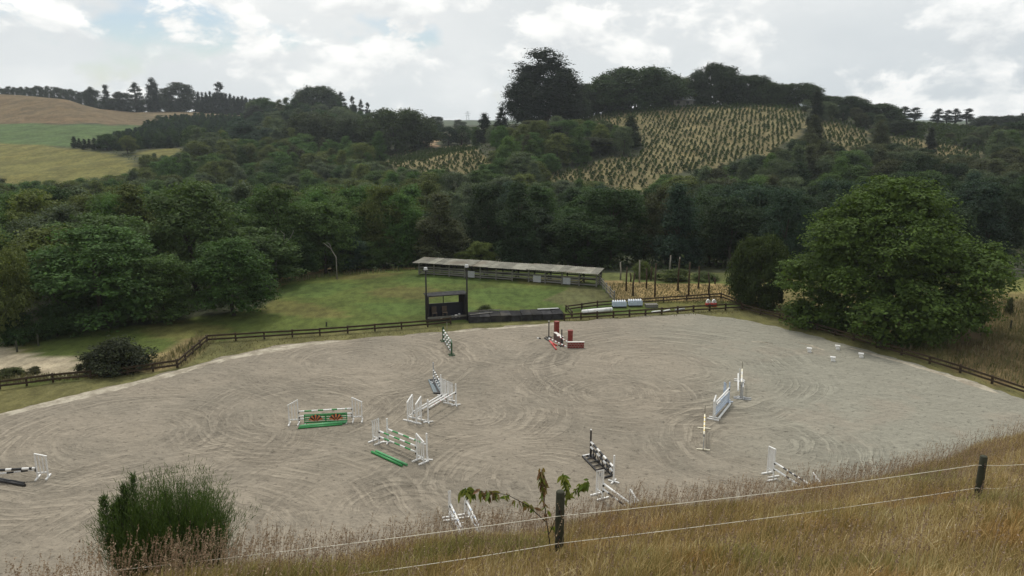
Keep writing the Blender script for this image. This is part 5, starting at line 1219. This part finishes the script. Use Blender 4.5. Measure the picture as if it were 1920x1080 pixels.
# dry grass
def grass(name, mt, x, y, hgt, wid, lean, seed, wind=(.25, .05), tip=.12):
    rg = np.random.default_rng(seed); n = len(x); z = H(x, y)-.03
    a = rg.uniform(0, 6.28, n); ln = np.abs(rg.normal(size=n))*lean
    dx, dy = np.cos(a)*ln+wind[0]*rg.uniform(.2, 1, n), np.sin(a)*ln+wind[1]
    c = rg.uniform(0, 6.28, n); w_ = np.stack([np.cos(c), np.sin(c), np.zeros(n)], 1)*(wid*rg.uniform(.6, 1.3, n))[:, None]
    B0 = np.stack([x, y, z], 1); rows = []
    for f, k in ((0, 1), (.45, .9), (.8, .6), (1, tip)):
        p = B0+np.stack([dx*hgt*f**2, dy*hgt*f**2, hgt*f*(1-.22*f*np.minimum(ln, 1.2))], 1); rows += [p-w_*k, p+w_*k]
    V = np.stack(rows, 1).reshape(-1, 3); b = np.arange(n)[:, None]*8
    Q = np.concatenate([b+np.array([[0, 1, 3, 2]]), b+np.array([[2, 3, 5, 4]]), b+np.array([[4, 5, 7, 6]])], 1).reshape(-1, 4)
    o = link(bpy.data.objects.new(name, np_mesh(name, V, Q, [mt]))); tag(o, kind='stuff'); return V, B0, dx, dy, hgt
def scatter(n, ylo, yhi, seed, extra=1.2):
    rg = np.random.default_rng(seed); y = ylo+(yhi-ylo)*rg.uniform(0, 1, n)**.8; x = rg.uniform(-.74, .74, n)*y
    yc = np.interp(x, (-14, -6, -4.5, -4, -2.9, -1.5, 1.2, 6.5, 16, 30), (5, 6.3, 7.6, 9.3, 10.7, 12.4, 15, 16.3, 23, 26))
    ok = y < yc+extra; return x[ok], y[ok], yc[ok]
x, y, yc = scatter(205000, 4.6, 24, 3); rg = np.random.default_rng(8)
tuss = .5+.5*np.sin(x*1.9+1.3*np.sin(y*1.4))*np.sin(y*1.7+x*.6)
hgt = (.11+.14*rg.uniform(0, 1, len(x))+.12*tuss*rg.uniform(.4, 1, len(x)))*np.where(y < yc-3, .95, 1.1)
grass('dry_grass', STRAW, x, y, hgt, .0052, .5, 4)
# tall seeding stalks, thickest along the brow of the bank
x, y, yc = scatter(52000, 5.2, 26, 13, 1.3); rg = np.random.default_rng(15)
ok = rg.uniform(0, 1, len(x)) < np.clip(.10+.55*np.exp(-((y-yc+.6)/1.6)**2)+.25*np.exp(-((x+4)/1.2)**2-((y-8.6)/1.0)**2), 0, 1); x, y = x[ok], y[ok]; n = len(x)
hgt = rg.uniform(.38, .85, n); V, B0, dx, dy, hg = grass('grass_stalks', STALK, x, y, hgt, .0022, .22, 16, (.18, .03), .8)
tipp = B0+np.stack([dx*hg, dy*hg, hg*.93], 1); kq = 12; ii = np.repeat(np.arange(n), kq); f = rg.uniform(.72, 1.03, n*kq)
P = B0[ii]+np.stack([dx[ii]*hg[ii]*f**2, dy[ii]*hg[ii]*f**2, hg[ii]*f*.94], 1)+rg.normal(size=(n*kq, 3))*.006
Vh, Qh = leaves(P, unit(rg.normal(size=(n*kq, 3))), .013, rg, .45)
o = link(bpy.data.objects.new('grass_seed_heads', np_mesh('grass_seed_heads', Vh, Qh, [STALK]))); tag(o, kind='stuff')
print('STALKS', n)
# rough grass along the rails and in the dry plot
def strip(poly, n, seed):
    rg = np.random.default_rng(seed); P = np.array(poly, float); lo, hi = P.min(0), P.max(0); px = rg.uniform(lo[0], hi[0], n); py = rg.uniform(lo[1], hi[1], n)
    ok = inpoly(px, py, poly); px, py = px[ok], py[ok]; u, v = (px-960)/F, (540-py)/F; t = -CZ/(-SP+v*CP); return u*t, (CP+v*SP)*t
XS, YS, HS = [], [], []
for k, (poly, n, hm) in enumerate((([(1500,602),(1600,630),(1760,684),(1925,728),(1990,760),(1990,640),(1800,640),(1640,632),(1540,600)], 9000, .5), ([(1140,530),(1380,536),(1395,572),(1150,566)], 7000, .24),
    ([(150,706),(300,676),(372,630),(410,634),(350,684),(170,712)], 4000, .5), ([(515,516),(600,505),(770,499),(770,503),(640,508),(530,522),(520,545)], 3500, .7), ([(0,706),(150,702),(150,712),(0,722)], 900, .35), ([(1840,560),(1990,560),(1990,640),(1840,640)], 5000, .5),
    ([(390,640),(600,630),(840,612),(840,620),(600,640),(430,664),(350,692)], 2600, .18), ([(1060,598),(1390,579),(1390,588),(1060,602)], 900, .2), ([(1400,584),(1690,664),(1920,740),(1920,746),(1690,668),(1400,594)], 2500, .16))):
    a, b = strip(poly, n, 50+k); XS.append(a); YS.append(b); HS.append(np.random.default_rng(k).uniform(.4, 1.2, len(a))*hm)
grass('rough_grass', FIELDGRASS, np.concatenate(XS), np.concatenate(YS), np.concatenate(HS), .03, .35, 61, (.1, 0))
